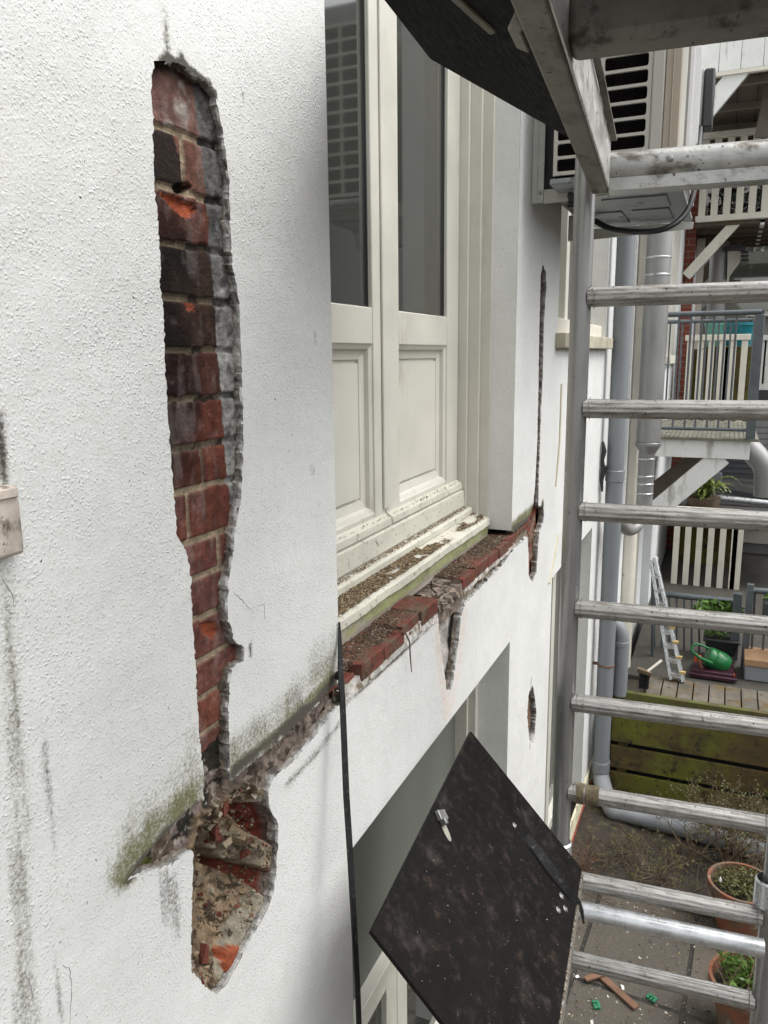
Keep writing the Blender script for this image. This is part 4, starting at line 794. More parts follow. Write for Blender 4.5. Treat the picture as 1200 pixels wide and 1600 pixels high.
def grille(mb, y0, y1, z0, z1, x, th, rows, cols, pad=.012, gap=.0095, r=.008):
    lp_ = [[(y0, z0), (y1, z0), (y1, z1), (y0, z1)]]; cw = (y1-y0-2*pad-(cols-1)*gap)/cols; ch = (z1-z0-2*pad-(rows-1)*gap)/rows
    for i in range(cols):
        for j in range(rows):
            a = y0+pad+i*(cw+gap); b = z0+pad+j*(ch+gap); lp_.append(rrect(a, b, a+cw, b+ch, min(r, ch/2.2)))
    vs = []; ed = []
    for l in lp_: o = len(vs); vs += [Vector(p) for p in l]; ed += [(o+k, o+(k+1) % len(l)) for k in range(len(l))]
    cv, _, cf, *_r = delaunay_2d_cdt(vs, ed, [], 0, 1e-6, False); cv = np.array([tuple(p) for p in cv]); fa = np.array([tuple(f) for f in cf]); ce = cv[fa].mean(1); ok = np.ones(len(fa), bool)
    for l in lp_[1:]: ok &= ~pip(ce, l)
    mb.add([(x, p[0], p[1]) for p in cv], [tuple(f) for f in fa[ok]])
    for l in lp_: mb.add([(x, a, b) for a, b in l]+[(x+th, a, b) for a, b in l], [(k, (k+1) % len(l), len(l)+(k+1) % len(l), len(l)+k) for k in range(len(l))])
grille(gm, -.412, -.106, ZB+.03, ZT-.01, AX0, .010, 12, 2); gm.build('end_grille', M['ac'], ac, smooth=False)
m = MB(); m.box((AX0-.004, -.452, ZB+.024), (AX0+.058, -.4125, ZT)); m.build('corner_panel', M['ac'], ac, bevel=.006, seg=3)
m = MB(); m.box((AX0-.001, -.500, ZB+.024), (AX0+.058, -.4535, ZT)); m.box((AX0-.006, -.478, ZB+.024), (AX0-.001, -.4745, ZT)); m.build('corner_panel', M['ac_tan'], ac, bevel=.004, seg=3)
m = MB(); m.box((AX0-.002, -.508, ZB+.0), (AX1+.004, -.095, ZB+.0215)); m.build('base_pan', M['ac_base'], ac, bevel=.006)
m = MB()
for (x0_, x1_, y0_, y1_) in ((2.93, 3.12, -.44, -.30), (2.93, 3.12, -.26, -.15), (3.17, 3.40, -.45, -.22), (3.45, 3.75, -.44, -.30), (3.45, 3.75, -.26, -.15)): m.box((x0_, y0_, ZB-.006), (x1_, y1_, ZB-.0005))
m.build('base_embossing', M['ac_base'], ac, bevel=.005)
m = MB(); nf = 34                                                # fan guard on the front, seen edge-on
for i in range(nf): m.box((3.20, -.515, ZB+.05+i*.017), (3.70, -.5045, ZB+.056+i*.017))
m.box((3.18, -.517, ZB+.04), (3.20, -.5045, ZB+.63)); m.box((3.70, -.517, ZB+.04), (3.72, -.5045, ZB+.63)); m.build('fan_guard', M['white_pl'], ac, smooth=False)
m = MB(); m.box((3.74, -.560, 3.66), (3.80, -.508, 3.98)); bxo = m.build('isolator_box', M['greybox'], None, bevel=.005)
bp_ = px(1098, 155, 3.6)
bxo.location = (0, 0, 0); bpy.data.objects.remove(bxo)
iso = thing('isolator_switch', px(1097, 190, 3.9), 'grey isolator box with dark cover and a marked label beside the air conditioner', 'switch box')
c_ = px(1090, 152, 3.9); m = MB(); m.box((c_[0], c_[1]-.022, c_[2]-.115), (c_[0]+.08, c_[1]+.03, c_[2]+.115)); m.build('box_body', M['greybox'], iso, bevel=.006)
m = MB(); m.box((c_[0]-.006, c_[1]-.065, c_[2]-.125), (c_[0]+.09, c_[1]-.0225, c_[2]+.11)); m.build('box_cover', M['dgrey'], iso, bevel=.008)
m = MB()
for i in range(8):
    for j in range(2):
        if rng.random() < .8: m.box((c_[0]-.0012, c_[1]-.012+j*.02, c_[2]+.055-i*.018), (c_[0]-.0002, c_[1]-.012+j*.02+.012*rng.uniform(.4, 1), c_[2]+.062-i*.018))
m.build('label_marks', M['black_pl'], iso, smooth=False)
m = MB(); m.tube([(c_[0]+.04, c_[1]-.02, c_[2]-.12), (c_[0]+.04, c_[1]-.02, c_[2]-.30)], .012, 10); m.build('conduit', M['dgrey'], iso)
# brackets
def bracket(x, zt, label, zb_off=.17, ztop=3.66, yl=-.52):
    t = thing('wall_bracket', (x, 0, zt-.05), label, 'wall bracket', 'brackets under the air conditioner')
    m = MB(); m.box((x, -.022, zt-.045), (x+.045, -.001, ztop)); m.build('wall_plate', M['bracket'], t, bevel=.002)
    m = MB(); m.box((x+.0, -.045, zt-.045), (x+.006, -.0222, ztop-.004)); m.build('plate_flange', M['bracket'], t, bevel=.001)
    m = MB(); m.add([(x+.004, -.0455, zt), (x+.004, yl, zt), (x+.004, yl, zt-.028), (x+.004, -.0455, zt-.048), (x+.012, -.0455, zt), (x+.012, yl, zt), (x+.012, yl, zt-.028), (x+.012, -.0455, zt-.048)], [(0, 1, 2, 3), (7, 6, 5, 4), (0, 4, 5, 1), (1, 5, 6, 2), (2, 6, 7, 3), (3, 7, 4, 0)])
    m.box((x+.012, yl, zt-.006), (x+.045, -.0455, zt)); m.build('arm', M['bracket'], t, bevel=.001)
    m = MB(); m.lathe((x+.021, -.022, zt-.005), [(0, .006), (.006, .006), (.007, 0), (.011, 0)], 8, ax=(0, -1, 0)); m.lathe((x-.0005, -.033, zt-.01), [(0, .005), (.006, .004), (.007, 0)], 8, ax=(-1, 0, 0)); m.build('bolt', M['steel'], t)
    return t
bracket(2.98, px(850, 296, 2.98)[2], 'nearer steel wall bracket holding up the air conditioner, beside the window')
bracket(3.70, px(1000, 352, 3.70)[2]+.0, 'farther steel wall bracket under the air conditioner, behind the scaffold upright', ztop=3.30)
for (x_, y_) in ((2.99, -.16), (2.99, -.44), (3.71, -.16), (3.71, -.44)):
    pass
m = MB(); m.lathe((2.995, -.145, ZB-.045), [(.018, 0), (.02, .005), (.014, .012), (.02, .035), (.018, .044)], 16); ft = m.build('rubber_foot', M['dgrey'], ac)
# dark panel between the near bracket and the unit (back of the unit)
m = MB(); m.box((3.05, -.095, ZB+.03), (3.86, -.03, ZT)); m.build('back_panel', M['dgrey'], ac, bevel=.003)
m = MB()
for dzz, rr, s_ in ((0, .011, 0), (.018, .008, .02)):
    q = [px(930, 345+s_*100, 3.5), px(955, 357+s_*100, 3.45), px(1000, 362+s_*100, 3.4), (px(1040, 357+s_*50, 3.4)), px(1070, 335, 3.45), px(1084, 300, 3.5), px(1090, 250, 3.6), px(1094, 200, 3.85)]
    q = [V(p) for p in q]; fine = []
    for i in range(len(q)-1):
        p_1 = q[max(i-1, 0)]; p_2 = q[min(i+2, len(q)-1)]
        for t in np.linspace(0, 1, 6)[:-1]: fine.append(.5*((2*q[i])+(-p_1+q[i+1])*t+(2*p_1-5*q[i]+4*q[i+1]-p_2)*t*t+(-p_1+3*q[i]-3*q[i+1]+p_2)*t**3))
    fine.append(q[-1]); cb_ = MB(); cb_.tube(fine, rr, 10); o = cb_.build('power_cable', M['cable'], None)
    tag(o, 'thick black cable drooping below the air conditioner' if s_ == 0 else 'thinner black cable looped just under the thick one', 'cable')
# ================================================================== DOWNPIPES
def curve(q, n=6):
    q = [V(p) for p in q]; out = []
    for i in range(len(q)-1):
        a = q[max(i-1, 0)]; b = q[min(i+2, len(q)-1)]
        for t in np.linspace(0, 1, n+1)[:-1]: out.append(.5*((2*q[i])+(-a+q[i+1])*t+(2*a-5*q[i]+4*q[i+1]-b)*t*t+(-a+3*q[i]-3*q[i+1]+b)*t**3))
    return out+[q[-1]]
PX_, PY_ = 5.08, -.085
dp = thing('downpipe', (PX_, PY_, GZ), 'grey plastic downpipe nearest the white wall corner, running down to the ground', 'downpipe')
m = MB(); m.tube([(PX_, PY_, GZ+.15), (PX_, PY_, 5.2)], .053, 28); m.build('pipe', M['pvc'], dp)
for z in (px(955, 752, PX_)[2], px(985, 600, PX_)[2]+1.35, px(945, 1205, PX_)[2]):
    m = MB(); m.lathe((PX_, PY_, z), [(.054, 0), (.0585, .004), (.0585, .07), (.054, .075)], 28); m.build('pipe_socket', M['pvc'], dp)
z = px(947, 1040, PX_)[2]
m = MB(); m.lathe((PX_, PY_, z), [(.0535, 0), (.0575, .002), (.0575, .014), (.0535, .016)], 24); m.box((PX_-.01, PY_+.05, z), (PX_+.01, -.001, z+.014)); m.build('pipe_clamp', mat('rusty clamp', (.16, .09, .06), .8, var=.4, vs=60), dp)
z = px(955, 795, PX_)[2]
m = MB(); m.lathe((PX_, PY_, z), [(.0535, 0), (.0565, .002), (.0565, .018), (.0535, .02)], 24); m.build('pipe_clamp', M['pvc_light'], dp)
m = MB(); q = [px(942, 690, 5.0), px(944, 705, 5.0), px(941, 720, 5.0), px(943, 735, 5.0), px(940, 750, 5.0), px(941, 768, 5.0)]; m.tube(q, [.008, .016, .011, .018, .012, .006], 8); m.tube([px(943, 732, 5.0), px(950, 730, 5.0)], [.012, .014], 8); m.build('sealant_blob', M['black_pl'], dp)
b2 = thing('branch_pipe', px(970, 1080, 5.12), 'short grey plastic pipe bending out of the wall beside the downpipe', 'pipe')
q = [px(955, 972, 5.14), px(962, 976, 5.14), px(969, 985, 5.14), px(972, 1000, 5.14), px(971, 1030, 5.14), px(968, 1085, 5.14)]
m = MB(); m.tube(curve(q, 4), .046, 22); m.build('pipe', M['pvc'], b2)
m = MB(); m.lathe(px(971, 1008, 5.14), [(.047, 0), (.051, .003), (.051, .03), (.047, .033)], 22); m.build('pipe_socket', M['pvc'], b2)
zp = thing('zinc_downpipe', px(1005, 800, 5.5), 'zinc downpipe with collar, narrowing into an elbow towards the grey plastic pipe', 'downpipe')
cx = px(1018, 600, 5.5); zc = px(1012, 690, 5.5)[2]
m = MB(); m.tube([(5.5, cx[1], zc), (5.5, cx[1], 5.2)], .078, 30); m.build('pipe', M['zinc'], zp)
m = MB(); m.lathe((5.5, cx[1], zc-.075), [(.054, 0), (.056, .01), (.080, .045), (.083, .05), (.083, .068), (.079, .072)], 30); m.build('reducer', M['zinc'], zp)
ze = px(1005, 790, 5.5)[2]; m = MB(); m.tube([(5.5, cx[1]+.005, ze-.06), (5.5, cx[1]+.005, zc-.07)], .053, 26); m.build('pipe', M['zinc'], zp)
for v_ in (718, 745, 757, 772): 
    z = px(1005, v_, 5.5)[2]; m = MB(); m.lathe((5.5, cx[1]+.005, z), [(.0535, 0), (.0565, .003), (.0565, .01), (.0535, .013)], 26); m.build('pipe_band', M['galv'], zp)
for v_ in (405, 432): 
    z = px(1018, v_, 5.5)[2]; m = MB(); m.lathe((5.5, cx[1], z), [(.0785, 0), (.0815, .003), (.0815, .01), (.0785, .013)], 26); m.build('pipe_band', M['galv'], zp)
m = MB(); q = [(5.5, cx[1]+.005, ze-.05), px(1002, 808, 5.5), px(995, 822, 5.45), px(982, 828, 5.35), px(970, 818, 5.2), px(962, 806, 5.12)]; m.tube(curve(q, 5), .040, 22); m.build('elbow', M['zinc'], zp)
m = MB(); q = px(1003, 600, 5.62); m.tube([(5.66, q[1]+.03, .4), (5.66, q[1]+.03, 5.2)], .05, 20); o = m.build('waste_pipe', M['cream_rail'], None); tag(o, 'cream painted pipe just left of and behind the zinc downpipe', 'pipe')
gp_ = thing('ground_pipe', pz(1080, 1300, GZ+.06), 'pale grey plastic pipe lying on the ground along the fence foot', 'pipe')
q = [px(946, 1200, 5.0), px(947, 1240, 5.0), pz(955, 1262, GZ+.06), pz(975, 1270, GZ+.06), pz(1060, 1292, GZ+.06), pz(1240, 1344, GZ+.06)]
q[0] = V((PX_, PY_, GZ+.25)); q[1] = V((PX_-.01, PY_-.005, GZ+.12))
m = MB(); m.tube(curve(q, 5), .056, 22); m.build('pipe', M['pvc_light'], gp_)
a = pz(962, 1265, GZ+.06); b = pz(1018, 1280, GZ+.06); c3 = pz(1170, 1325, GZ+.06); d = (c3-b)/np.linalg.norm(c3-b)
for p_ in (a, b, c3): m = MB(); m.tube([p_-d*.004, p_+d*.05], .0605, 22); m.build('pipe_socket', M['pvc_light'], gp_)

# ================================================================== NEIGHBOURING HOUSES
nb1 = thing('neighbouring_house', (7.4, 0., GZ), 'farther white rendered house wall behind the downpipes, stepping out in pilasters', 'building')
m = MB(); m.box((5.34, -.10, GZ), (7.2, .4, 7.5)); m.build('front_wall', M['stucco_far'], nb1)
m = MB(); m.box((7.201, -.17, GZ), (9.45, .4, 7.5)); m.build('front_wall', M['stucco_far'], nb1)
m = MB(); m.box((6.15, -.106, .3), (6.75, -.101, 2.0)); m.box((5.75, -.106, 2.6), (6.9, -.101, 4.4)); m.build('window', M['cream'], nb1, bevel=.002)
m = MB(); m.box((7.6, -.215, 2.60), (8.7, -.1705, 2.67)); m.build('window_sill', M['cream_rail'], nb1, bevel=.003)
m = MB(); m.box((7.65, -.175, 2.67), (8.6, -.1705, 4.0)); m.build('window', M['cream'], nb1, bevel=.002)
rbp = thing('brick_pier', (9.6, -.2, GZ), 'narrow red brick pier at the far end of the white wall', 'pier')
m = MB(); m.box((9.451, -.275, GZ), (9.9, .4, 8.5)); m.build('brickwork', M['redbrick'], rbp); m = MB(); m.box((9.85, -.36, 2.2), (9.95, -.276, 4.3)); m.build('corner_board', M['cream_rail'], rbp)
gwl = thing('rear_house', (13., -4., GZ), 'grey rendered rear house closing the courtyard behind the balconies', 'building')
m = MB(); m.box((12.5, -9, GZ), (13, .4, 8.2)); m.build('wall', M['concrete'], gwl)
for i, (u, v, w_, h_) in enumerate(((1180, 420, .8, 1.3), (1260, 420, .8, 1.4), (1400, 500, .9, 1.5))):
    c_ = px(u, v, 12.5); m = MB(); m.box((12.44, c_[1]-w_/2, c_[2]-h_/2), (12.499, c_[1]+w_/2, c_[2]+h_/2)); ww = m.build('window', M['cream'], gwl, bevel=.01); m = MB(); m.box((12.43, c_[1]-w_/2+.08, c_[2]-h_/2+.08), (12.438, c_[1]+w_/2-.08, c_[2]+h_/2-.08)); m.build('glass_pane', M['glass'], ww)
# house across the courtyard: what the window glass mirrors
opp = thing('opposite_house', (4., -9.5, GZ), 'brick house across the courtyard mirrored in the window glass', 'building')
m = MB(); m.box((-6, -10, GZ), (13, -9.5, 4.2)); m.build('wall', M['concrete'], opp)

# ================================================================== FENCE AND RAISED DECK
fc = thing('plank_fence', px(1080, 1260, 5.12), 'mossy dark horizontal plank fence behind the shrub', 'fence')
FX = 5.14; fy0 = -.135; fy1 = -1.9; rows = [(1103, 1158), (1165, 1199), (1206, 1240), (1246, 1275)]
for (a, b) in rows:
    z1 = px(960, a, FX)[2]; z0 = px(960, b, FX)[2]; m = MB(); m.box((FX, fy1, z0), (FX+.022, fy0, z1)); m.build('plank', M['fence'], fc, bevel=.003)
z1 = px(960, 1078, FX)[2]; z0 = px(960, 1098, FX)[2]
m = MB(); m.box((FX-.012, fy1, z0), (FX+.03, fy0, z1)); m.build('top_board', M['moss_edge'], fc, bevel=.004)
m = MB(); m.box((FX+.024, -.24, GZ), (FX+.09, -.18, z0)); m.build('post', M['fence'], fc); m = MB(); m.box((FX+.024, -1.25, GZ), (FX+.09, -1.19, z0)); m.build('post', M['fence'], fc)
m = MB(); m.box((FX+.10, fy1, GZ), (FX+.12, fy0, z0-.02)); m.build('back_lining', M['room'], fc)
DZ = z1-.005
dk = thing('raised_deck', (5.8, -1.1, GZ), 'raised deck of short weathered boards behind the mossy fence', 'deck')
yy = -.335; i = 0
while yy > -2.0:
    m = MB(); wd = .098; m.box((FX+.032, yy-wd+.007, DZ-.03), (5.50, yy, DZ+.004*rng.random())); m.build('deck_board', M['slab'], dk, bevel=.004); yy -= wd; i += 1
m = MB(); m.box((5.505, -6, GZ), (12.4, -.18, DZ-.02)); m.build('deck_base', mat('dark wet deck', (.06, .055, .045), .8, var=.3, vs=5, bump=(30, .004)), dk)
m = MB(); m.box((FX+.13, -.33, GZ), (5.5, -.11, DZ-.05)); m.build('soil_bed', M['soil'], dk)

# ================================================================== BALCONIES
def balcony(name, label, x0, x1, y0, y1, z, fasc_h=.13, fasc=None, deckm=None, struts=((0.1, 0),), strut_m=None, group='balconies'):
    t = thing(name, ((x0+x1)/2, (y0+y1)/2, z-fasc_h), label, 'balcony')
    m = MB(); m.box((x0, y0, z-fasc_h), (x0+.03, y1, z-.001)); m.box((x1-.03, y0, z-fasc_h), (x1, y1, z-.001)); m.box((x0+.031, y0, z-fasc_h), (x1-.031, y0+.03, z-.001)); m.build('fascia', fasc or M['white_paint'], t, bevel=.003)
    return t
# A: steel railing balcony with grooved decking
bx0 = 6.0; zA = px(1100, 684, bx0)[2]; yR = px(1186, 690, bx0)[1]
bA = thing('balcony', (6.7, -.5, zA-.13), 'balcony with grey grooved decking, white fascia and thin dark steel railing', 'balcony')
m = MB()
n_ = 26; 
for k in range(n_):
    a = -.12+(yR+.12)*k/n_; b = -.12+(yR+.12)*(k+1)/n_; m.box((bx0-.02, b+.004, zA-.018), (7.55, a, zA)); m.box((bx0-.02, b, zA-.018), (7.55, b+.004, zA-.006))
m.build('decking', M['decking'], bA, smooth=False)
m = MB(); m.box((bx0+.01, px(1172, 700, 6)[1], px(1100, 716, 6)[2]), (bx0+.035, -.11, zA-.019)); m.build('fascia', M['white_paint'], bA, bevel=.002)
yS = px(1172, 700, 6)[1]
m = MB(); m.box((bx0+.036, yS, px(1100, 716, 6)[2]), (7.5, yS+.025, zA-.019)); m.build('fascia', M['white_paint'], bA, bevel=.002)
def strut(t, a, b, w_, d_, mt): 
    a = V(a); b = V(b); dr = (b-a)/np.linalg.norm(b-a); nrm = np.cross(dr, (1, 0, 0)); m = MB(); m.obox((a+b)/2, (b-a)/2, nrm*w_/2, (d_/2, 0, 0)); return m.build('strut', mt, t, bevel=.003)
strut(bA, px(1128, 712, 6.05), px(1022, 800, 6.05), .14, .05, M['white_paint'])
strut(bA, px(1105, 706, 6.9), px(1015, 775, 6.9), .15, .06, M['brown_strut'])
def rail(t, p, q, r, mt, nm='top_rail'): m = MB(); m.tube([p, q], r, 14); m.build(nm, mt, t)
zt = px(1100, 490, 6.02)[2]; yp = px(1183, 550, 6.02)[1]
rail(bA, (6.02, -.13, zt), (6.02, yp-.01, zt), .019, M['rail_steel']); rail(bA, (7.45, -.13, zt), (7.45, yp, zt), .017, M['rail_steel'])
rail(bA, (6.02, yp-.01, zt-.002), (7.45, yp, zt-.002), .019, M['rail_steel'])
m = MB(); m.box((6.0, yp-.03, zA-.02), (6.05, yp+.03, zt-.015)); m.build('corner_post', M['rail_steel'], bA, bevel=.003)
for u in (1042, 1061, 1080, 1097, 1116, 1134, 1151): 
    y = px(u, 500, 6.02)[1]; m = MB(); m.tube([(6.02, y, zA+.055), (6.02, y, zt)], .0075, 8); m.build('baluster', M['rail_steel'], bA)
rail(bA, (6.02, -.13, zA+.06), (6.02, yp+.03, zA+.06), .012, M['rail_steel'], 'bottom_rail')
for k in range(8):
    x = 6.2+k*.16; m = MB(); m.tube([(x, yp, zA+.05), (x, yp, zt)], .0075, 8); m.build('baluster', M['rail_steel'], bA)
for k in range(6):
    y = px(1048+k*19, 500, 7.45)[1]; m = MB(); m.tube([(7.45, y, zA+.05), (7.45, y, zt)], .0075, 8); m.build('baluster', M['rail_steel'], bA)
# white picket balconies
def picket(t, x, yl, yr, z0, z1, n, wb=.05, m_=None, top=.05, capw=.06):
    m_ = m_ or M['cream_rail']
    for k in range(n):
        y = yl+(yr-yl)*(k+.5)/n; m = MB(); m.box((x, y-wb/2, z0), (x+.022, y+wb/2, z1)); m.build('baluster', m_, t, bevel=.002)
    m = MB(); m.box((x-.02, min(yl, yr), z1), (x+.045, max(yl, yr), z1+top)); m.build('top_rail', m_, t, bevel=.004)
    m = MB(); m.box((x-.004, min(yl, yr), z0-.06), (x+.03, max(yl, yr), z0)); m.build('bottom_rail', m_, t, bevel=.003)
xB = 8.4; bB = thing('balcony', px(1110, 650, xB), 'cream picket balcony seen through the thin steel railing, teal pots above it', 'balcony')
yl = px(1068, 570, xB)[1]; yr = px(1170, 570, xB)[1]
picket(bB, xB, yl, yr, px(1110, 660, xB)[2], px(1110, 532, xB)[2], 6, .055, top=.055)
m = MB(); m.box((xB, yr, px(1110, 680, xB)[2]), (xB+1.0, yl, px(1110, 664, xB)[2])); m.build('floor', M['underdeck'], bB)
m = MB(); m.box((xB+.35, yr, px(1110, 664, xB)[2]+.01), (xB+.40, yl, px(1110, 545, xB)[2])); m.build('back_screen', M['fence'], bB)
bB2 = thing('balcony', px(1190, 600, 8.9), 'white picket balcony at the right edge with plants, level with the steel railing', 'balcony')
yl = px(1182, 570, 8.9)[1]; yr = px(1290, 570, 8.9)[1]; picket(bB2, 8.9, yl, yr, px(1190, 600, 8.9)[2], px(1190, 532, 8.9)[2], 9, .09, M['white_paint'], top=.05)
m = MB(); m.box((8.9, yr, px(1190, 628, 8.9)[2]), (10, yl, px(1190, 607, 8.9)[2])); m.build('floor', M['dgrey'], bB2)
# B: cream baluster balcony upper
xC = 9.2; bC = thing('balcony', px(1140, 350, xC), 'cream baluster balcony with a timber underside and diagonal brackets, below the top balcony', 'balcony')
yl = px(1087, 330, xC)[1]; yr = px(1330, 330, xC)[1]; zb = px(1130, 335, xC)[2]; z1 = px(1130, 215, xC)[2]
picket(bC, xC, yl, yr, zb, z1, 12, .068, top=.06)
m = MB(); m.box((xC+.05, yr, zb-.10), (xC+1.9, yl, zb-.061)); m.build('floor', M['underdeck'], bC, bevel=.004)
for k in range(5): m = MB(); m.box((xC+.3+k*.35, yr, zb-.14), (xC+.34+k*.35, yl, zb-.1005)); m.build('joist', M['underdeck'], bC)
m = MB(); m.box((xC+.9, yr, zb), (xC+.95, yl, zb+.22)); m.build('back_board', M['white_paint'], bC)
strut(bC, px(1152, 345, xC+.1), px(1072, 432, xC+.1), .10, .06, M['cream_rail']); strut(bC, px(1178, 345, xC+1.2), px(1088, 442, xC+1.2), .13, .06, M['brown_strut'])
m = MB(); m.box((xC+.05, px(1188, 350, xC)[1]-.04, zb-.12), (xC+1.9, px(1188, 350, xC)[1], zb-.0605)); m.build('edge_beam', M['white_paint'], bC)
fo = MB()
for i in range(900):
    p = V((xC+.55+rng.normal(0, .12), rng.uniform(yr, yl-.1), zb+.05+abs(rng.normal(0, .28)))); a = rng.normal(0, 1, 3); a /= np.linalg.norm(a); b = np.cross(a, rng.normal(0, 1, 3)); b /= np.linalg.norm(b); s_ = rng.uniform(.02, .05)
    fo.add([p-a*s_, p+b*s_*.6, p+a*s_, p-b*s_*.6], [(0, 1, 2, 3)])
o = fo.build('potted_shrubbery', mat('dark glossy leaf', (.03, .04, .025), .4, var=.5, vs=12), None, smooth=False); tag(o, 'dark leafy plants behind the cream balusters of the upper balcony', 'plants')
# C: top balcony with white fascia
xD = 7.6; bD = thing('balcony', px(1140, 115, xD), 'topmost balcony with white board fascia, brown timber underside and white diagonal strut', 'balcony')
yl = px(1090, 100, xD)[1]; yr = px(1340, 100, xD)[1]; z0 = px(1090, 117, xD)[2]; z1 = px(1090, 72, xD)[2]
nB = 7
for k in range(nB): m = MB(); a = yl+(yr-yl)*k/nB; b = yl+(yr-yl)*(k+1)/nB; m.box((xD, b+.004, z0), (xD+.03, a, z1)); m.build('fascia_board', M['white_paint'], bD, bevel=.002)
m = MB(); m.box((xD+.031, yr, z0+.04), (xD+3.0, yl, z0+.10)); m.build('floor', M['underdeck'], bD)
for k in range(4): m = MB(); m.box((xD+.35+k*.75, yr, z0-.02), (xD+.40+k*.75, yl, z0+.0395)); m.build('joist', M['brown_strut'], bD)
for u in (1150, 1185, 1240): y = px(u, 150, xD)[1]; m = MB(); m.box((xD+.032, y-.005, z0+.03), (xD+2.9, y+.005, z0+.0395)); m.build('board_gap', M['room'], bD)
m = MB(); m.box((xD, yr, z0-.03), (xD+.05, yl, z0-.001)); m.build('edge_trim', M['cream_rail'], bD)
strut(bD, px(1165, 100, xD+.05), px(1082, 200, xD+.05), .15, .05, M['white_paint']); strut(bD, px(1210, 120, xD+.7), px(1190, 215, xD+.7), .12, .05, M['brown_strut'])
# lower cream picket balcony
xE = 8.0; bE = thing('balcony', px(1100, 940, xE), 'lowest cream picket balcony hanging above the raised deck', 'balcony')
yl = px(1047, 860, xE)[1]; yr = px(1156, 860, xE)[1]; z0 = px(1100, 921, xE)[2]; z1 = px(1100, 802, xE)[2]
picket(bE, xE, yl, yr, z0, z1, 6, .055, top=.05)
m = MB(); m.box((xE+.0, yr-.02, z0-.07), (xE+.06, yr+.07, z1+.0)); m.build('corner_post', M['cream_rail'], bE, bevel=.003)
m = MB(); m.box((xE+.04, yr, z0-.06), (xE+1.0, yl, z0-.02)); m.build('floor', M['concrete'], bE); m = MB(); m.box((xE+.9, yr, z0), (xE+.95, yl, z1-.1)); m.build('back_screen', M['fence'], bE)
# right-hand annex with slatted window
xF = 9.6; an = thing('annex', px(1200, 960, xF), 'low grey annex with white roof band and pale green slatted window at the right edge', 'annex')
a = px(1154, 900, xF)[1]; m = MB(); m.box((xF, a-3, .3), (xF+.5, a, px(1180, 850, xF)[2])); m.build('wall', M['concrete'], an); m = MB(); m.box((xF-.06, a-3, px(1180, 848, xF)[2]+.001), (xF+.5, a+.0, px(1180, 828, xF)[2])); m.build('roof_band', M['cream_rail'], an, bevel=.01)
y0_ = px(1168, 900, xF)[1]; z0_, z1_ = px(1190, 965, xF)[2], px(1190, 866, xF)[2]
m = MB(); m.box((xF-.03, y0_-.06, z0_), (xF-.001, y0_, z1_)); m.box((xF-.03, y0_-.9, z1_-.06), (xF-.001, y0_-.0605, z1_)); m.build('window_frame', M['cream_rail'], an)
m = MB()
for k in range(17): z = z0_+(z1_-.06-z0_)*k/17; m.box((xF-.02, y0_-.9, z), (xF-.002, y0_-.061, z+.03))
m.build('slats', M['shutter'], an, smooth=False)
# steel railing on the deck
xR = 6.15; rl = thing('steel_railing', px(1100, 1050, xR), 'low galvanised railing at the far edge of the deck behind the watering can', 'railing')
pa = px(1018, 926, xR); pb = px(1148, 940, xR); rail(rl, pa, pb, .024, M['rail_steel']); za = px(1018, 1036, xR); zb_ = px(1148, 1056, xR); rail(rl, za, zb_, .014, M['rail_steel'], 'bottom_rail')
for k in range(11): t = (k+.4)/11; m = MB(); m.tube([pa+(pb-pa)*t, za+(zb_-za)*t], .0075, 8); m.build('baluster', M['rail_steel'], rl)
p_ = px(1150, 940, 6.0); m = MB(); m.box((6.0, p_[1]-.04, DZ), (6.06, p_[1]+.02, px(1150, 928, 6)[2])); m.build('post', M['rail_steel'], rl, bevel=.003)
rl2 = thing('steel_railing', px(1180, 1080, 5.9), 'dark steel railing with planter hooked on, at the right edge of the deck', 'railing')
p_ = px(1166, 1000, 5.9); m = MB(); m.box((5.9, p_[1]-.022, DZ-.1), (5.95, p_[1]+.022, px(1166, 913, 5.9)[2])); m.build('post', M['rail_steel'], rl2, bevel=.003)
a = px(1170, 922, 5.92); b = px(1290, 930, 5.92); rail(rl2, a, b, .022, M['rail_steel']); c_ = px(1162, 1048, 5.92); d_ = px(1290, 1064, 5.92); m = MB(); m.bar(c_, d_, .03, .06); m.build('bottom_rail', M['rail_steel'], rl2)
for k in range(7): t = (k+.6)/7; m = MB(); m.tube([a+(b-a)*t, c_+(d_-c_)*t], .008, 8); m.build('baluster', M['rail_steel'], rl2)
def leaves(name, c, ext, n, size, mt, label, cat, flat=.0, shape='ball'):
    m = MB()
    for i in range(n):
        d = rng.normal(0, 1, 3); d /= np.linalg.norm(d); r = rng.random()**.45; p = V(c)+d*r*V(ext); a = rng.normal(0, 1, 3); a[2] *= .5; a /= np.linalg.norm(a); b = np.cross(a, rng.normal(0, 1, 3)); b /= np.linalg.norm(b); s_ = size*rng.uniform(.5, 1.2)
        m.add([p-a*s_, p+b*s_*.35, p+a*s_, p-b*s_*.35], [(0, 1, 2, 3)])
    return m
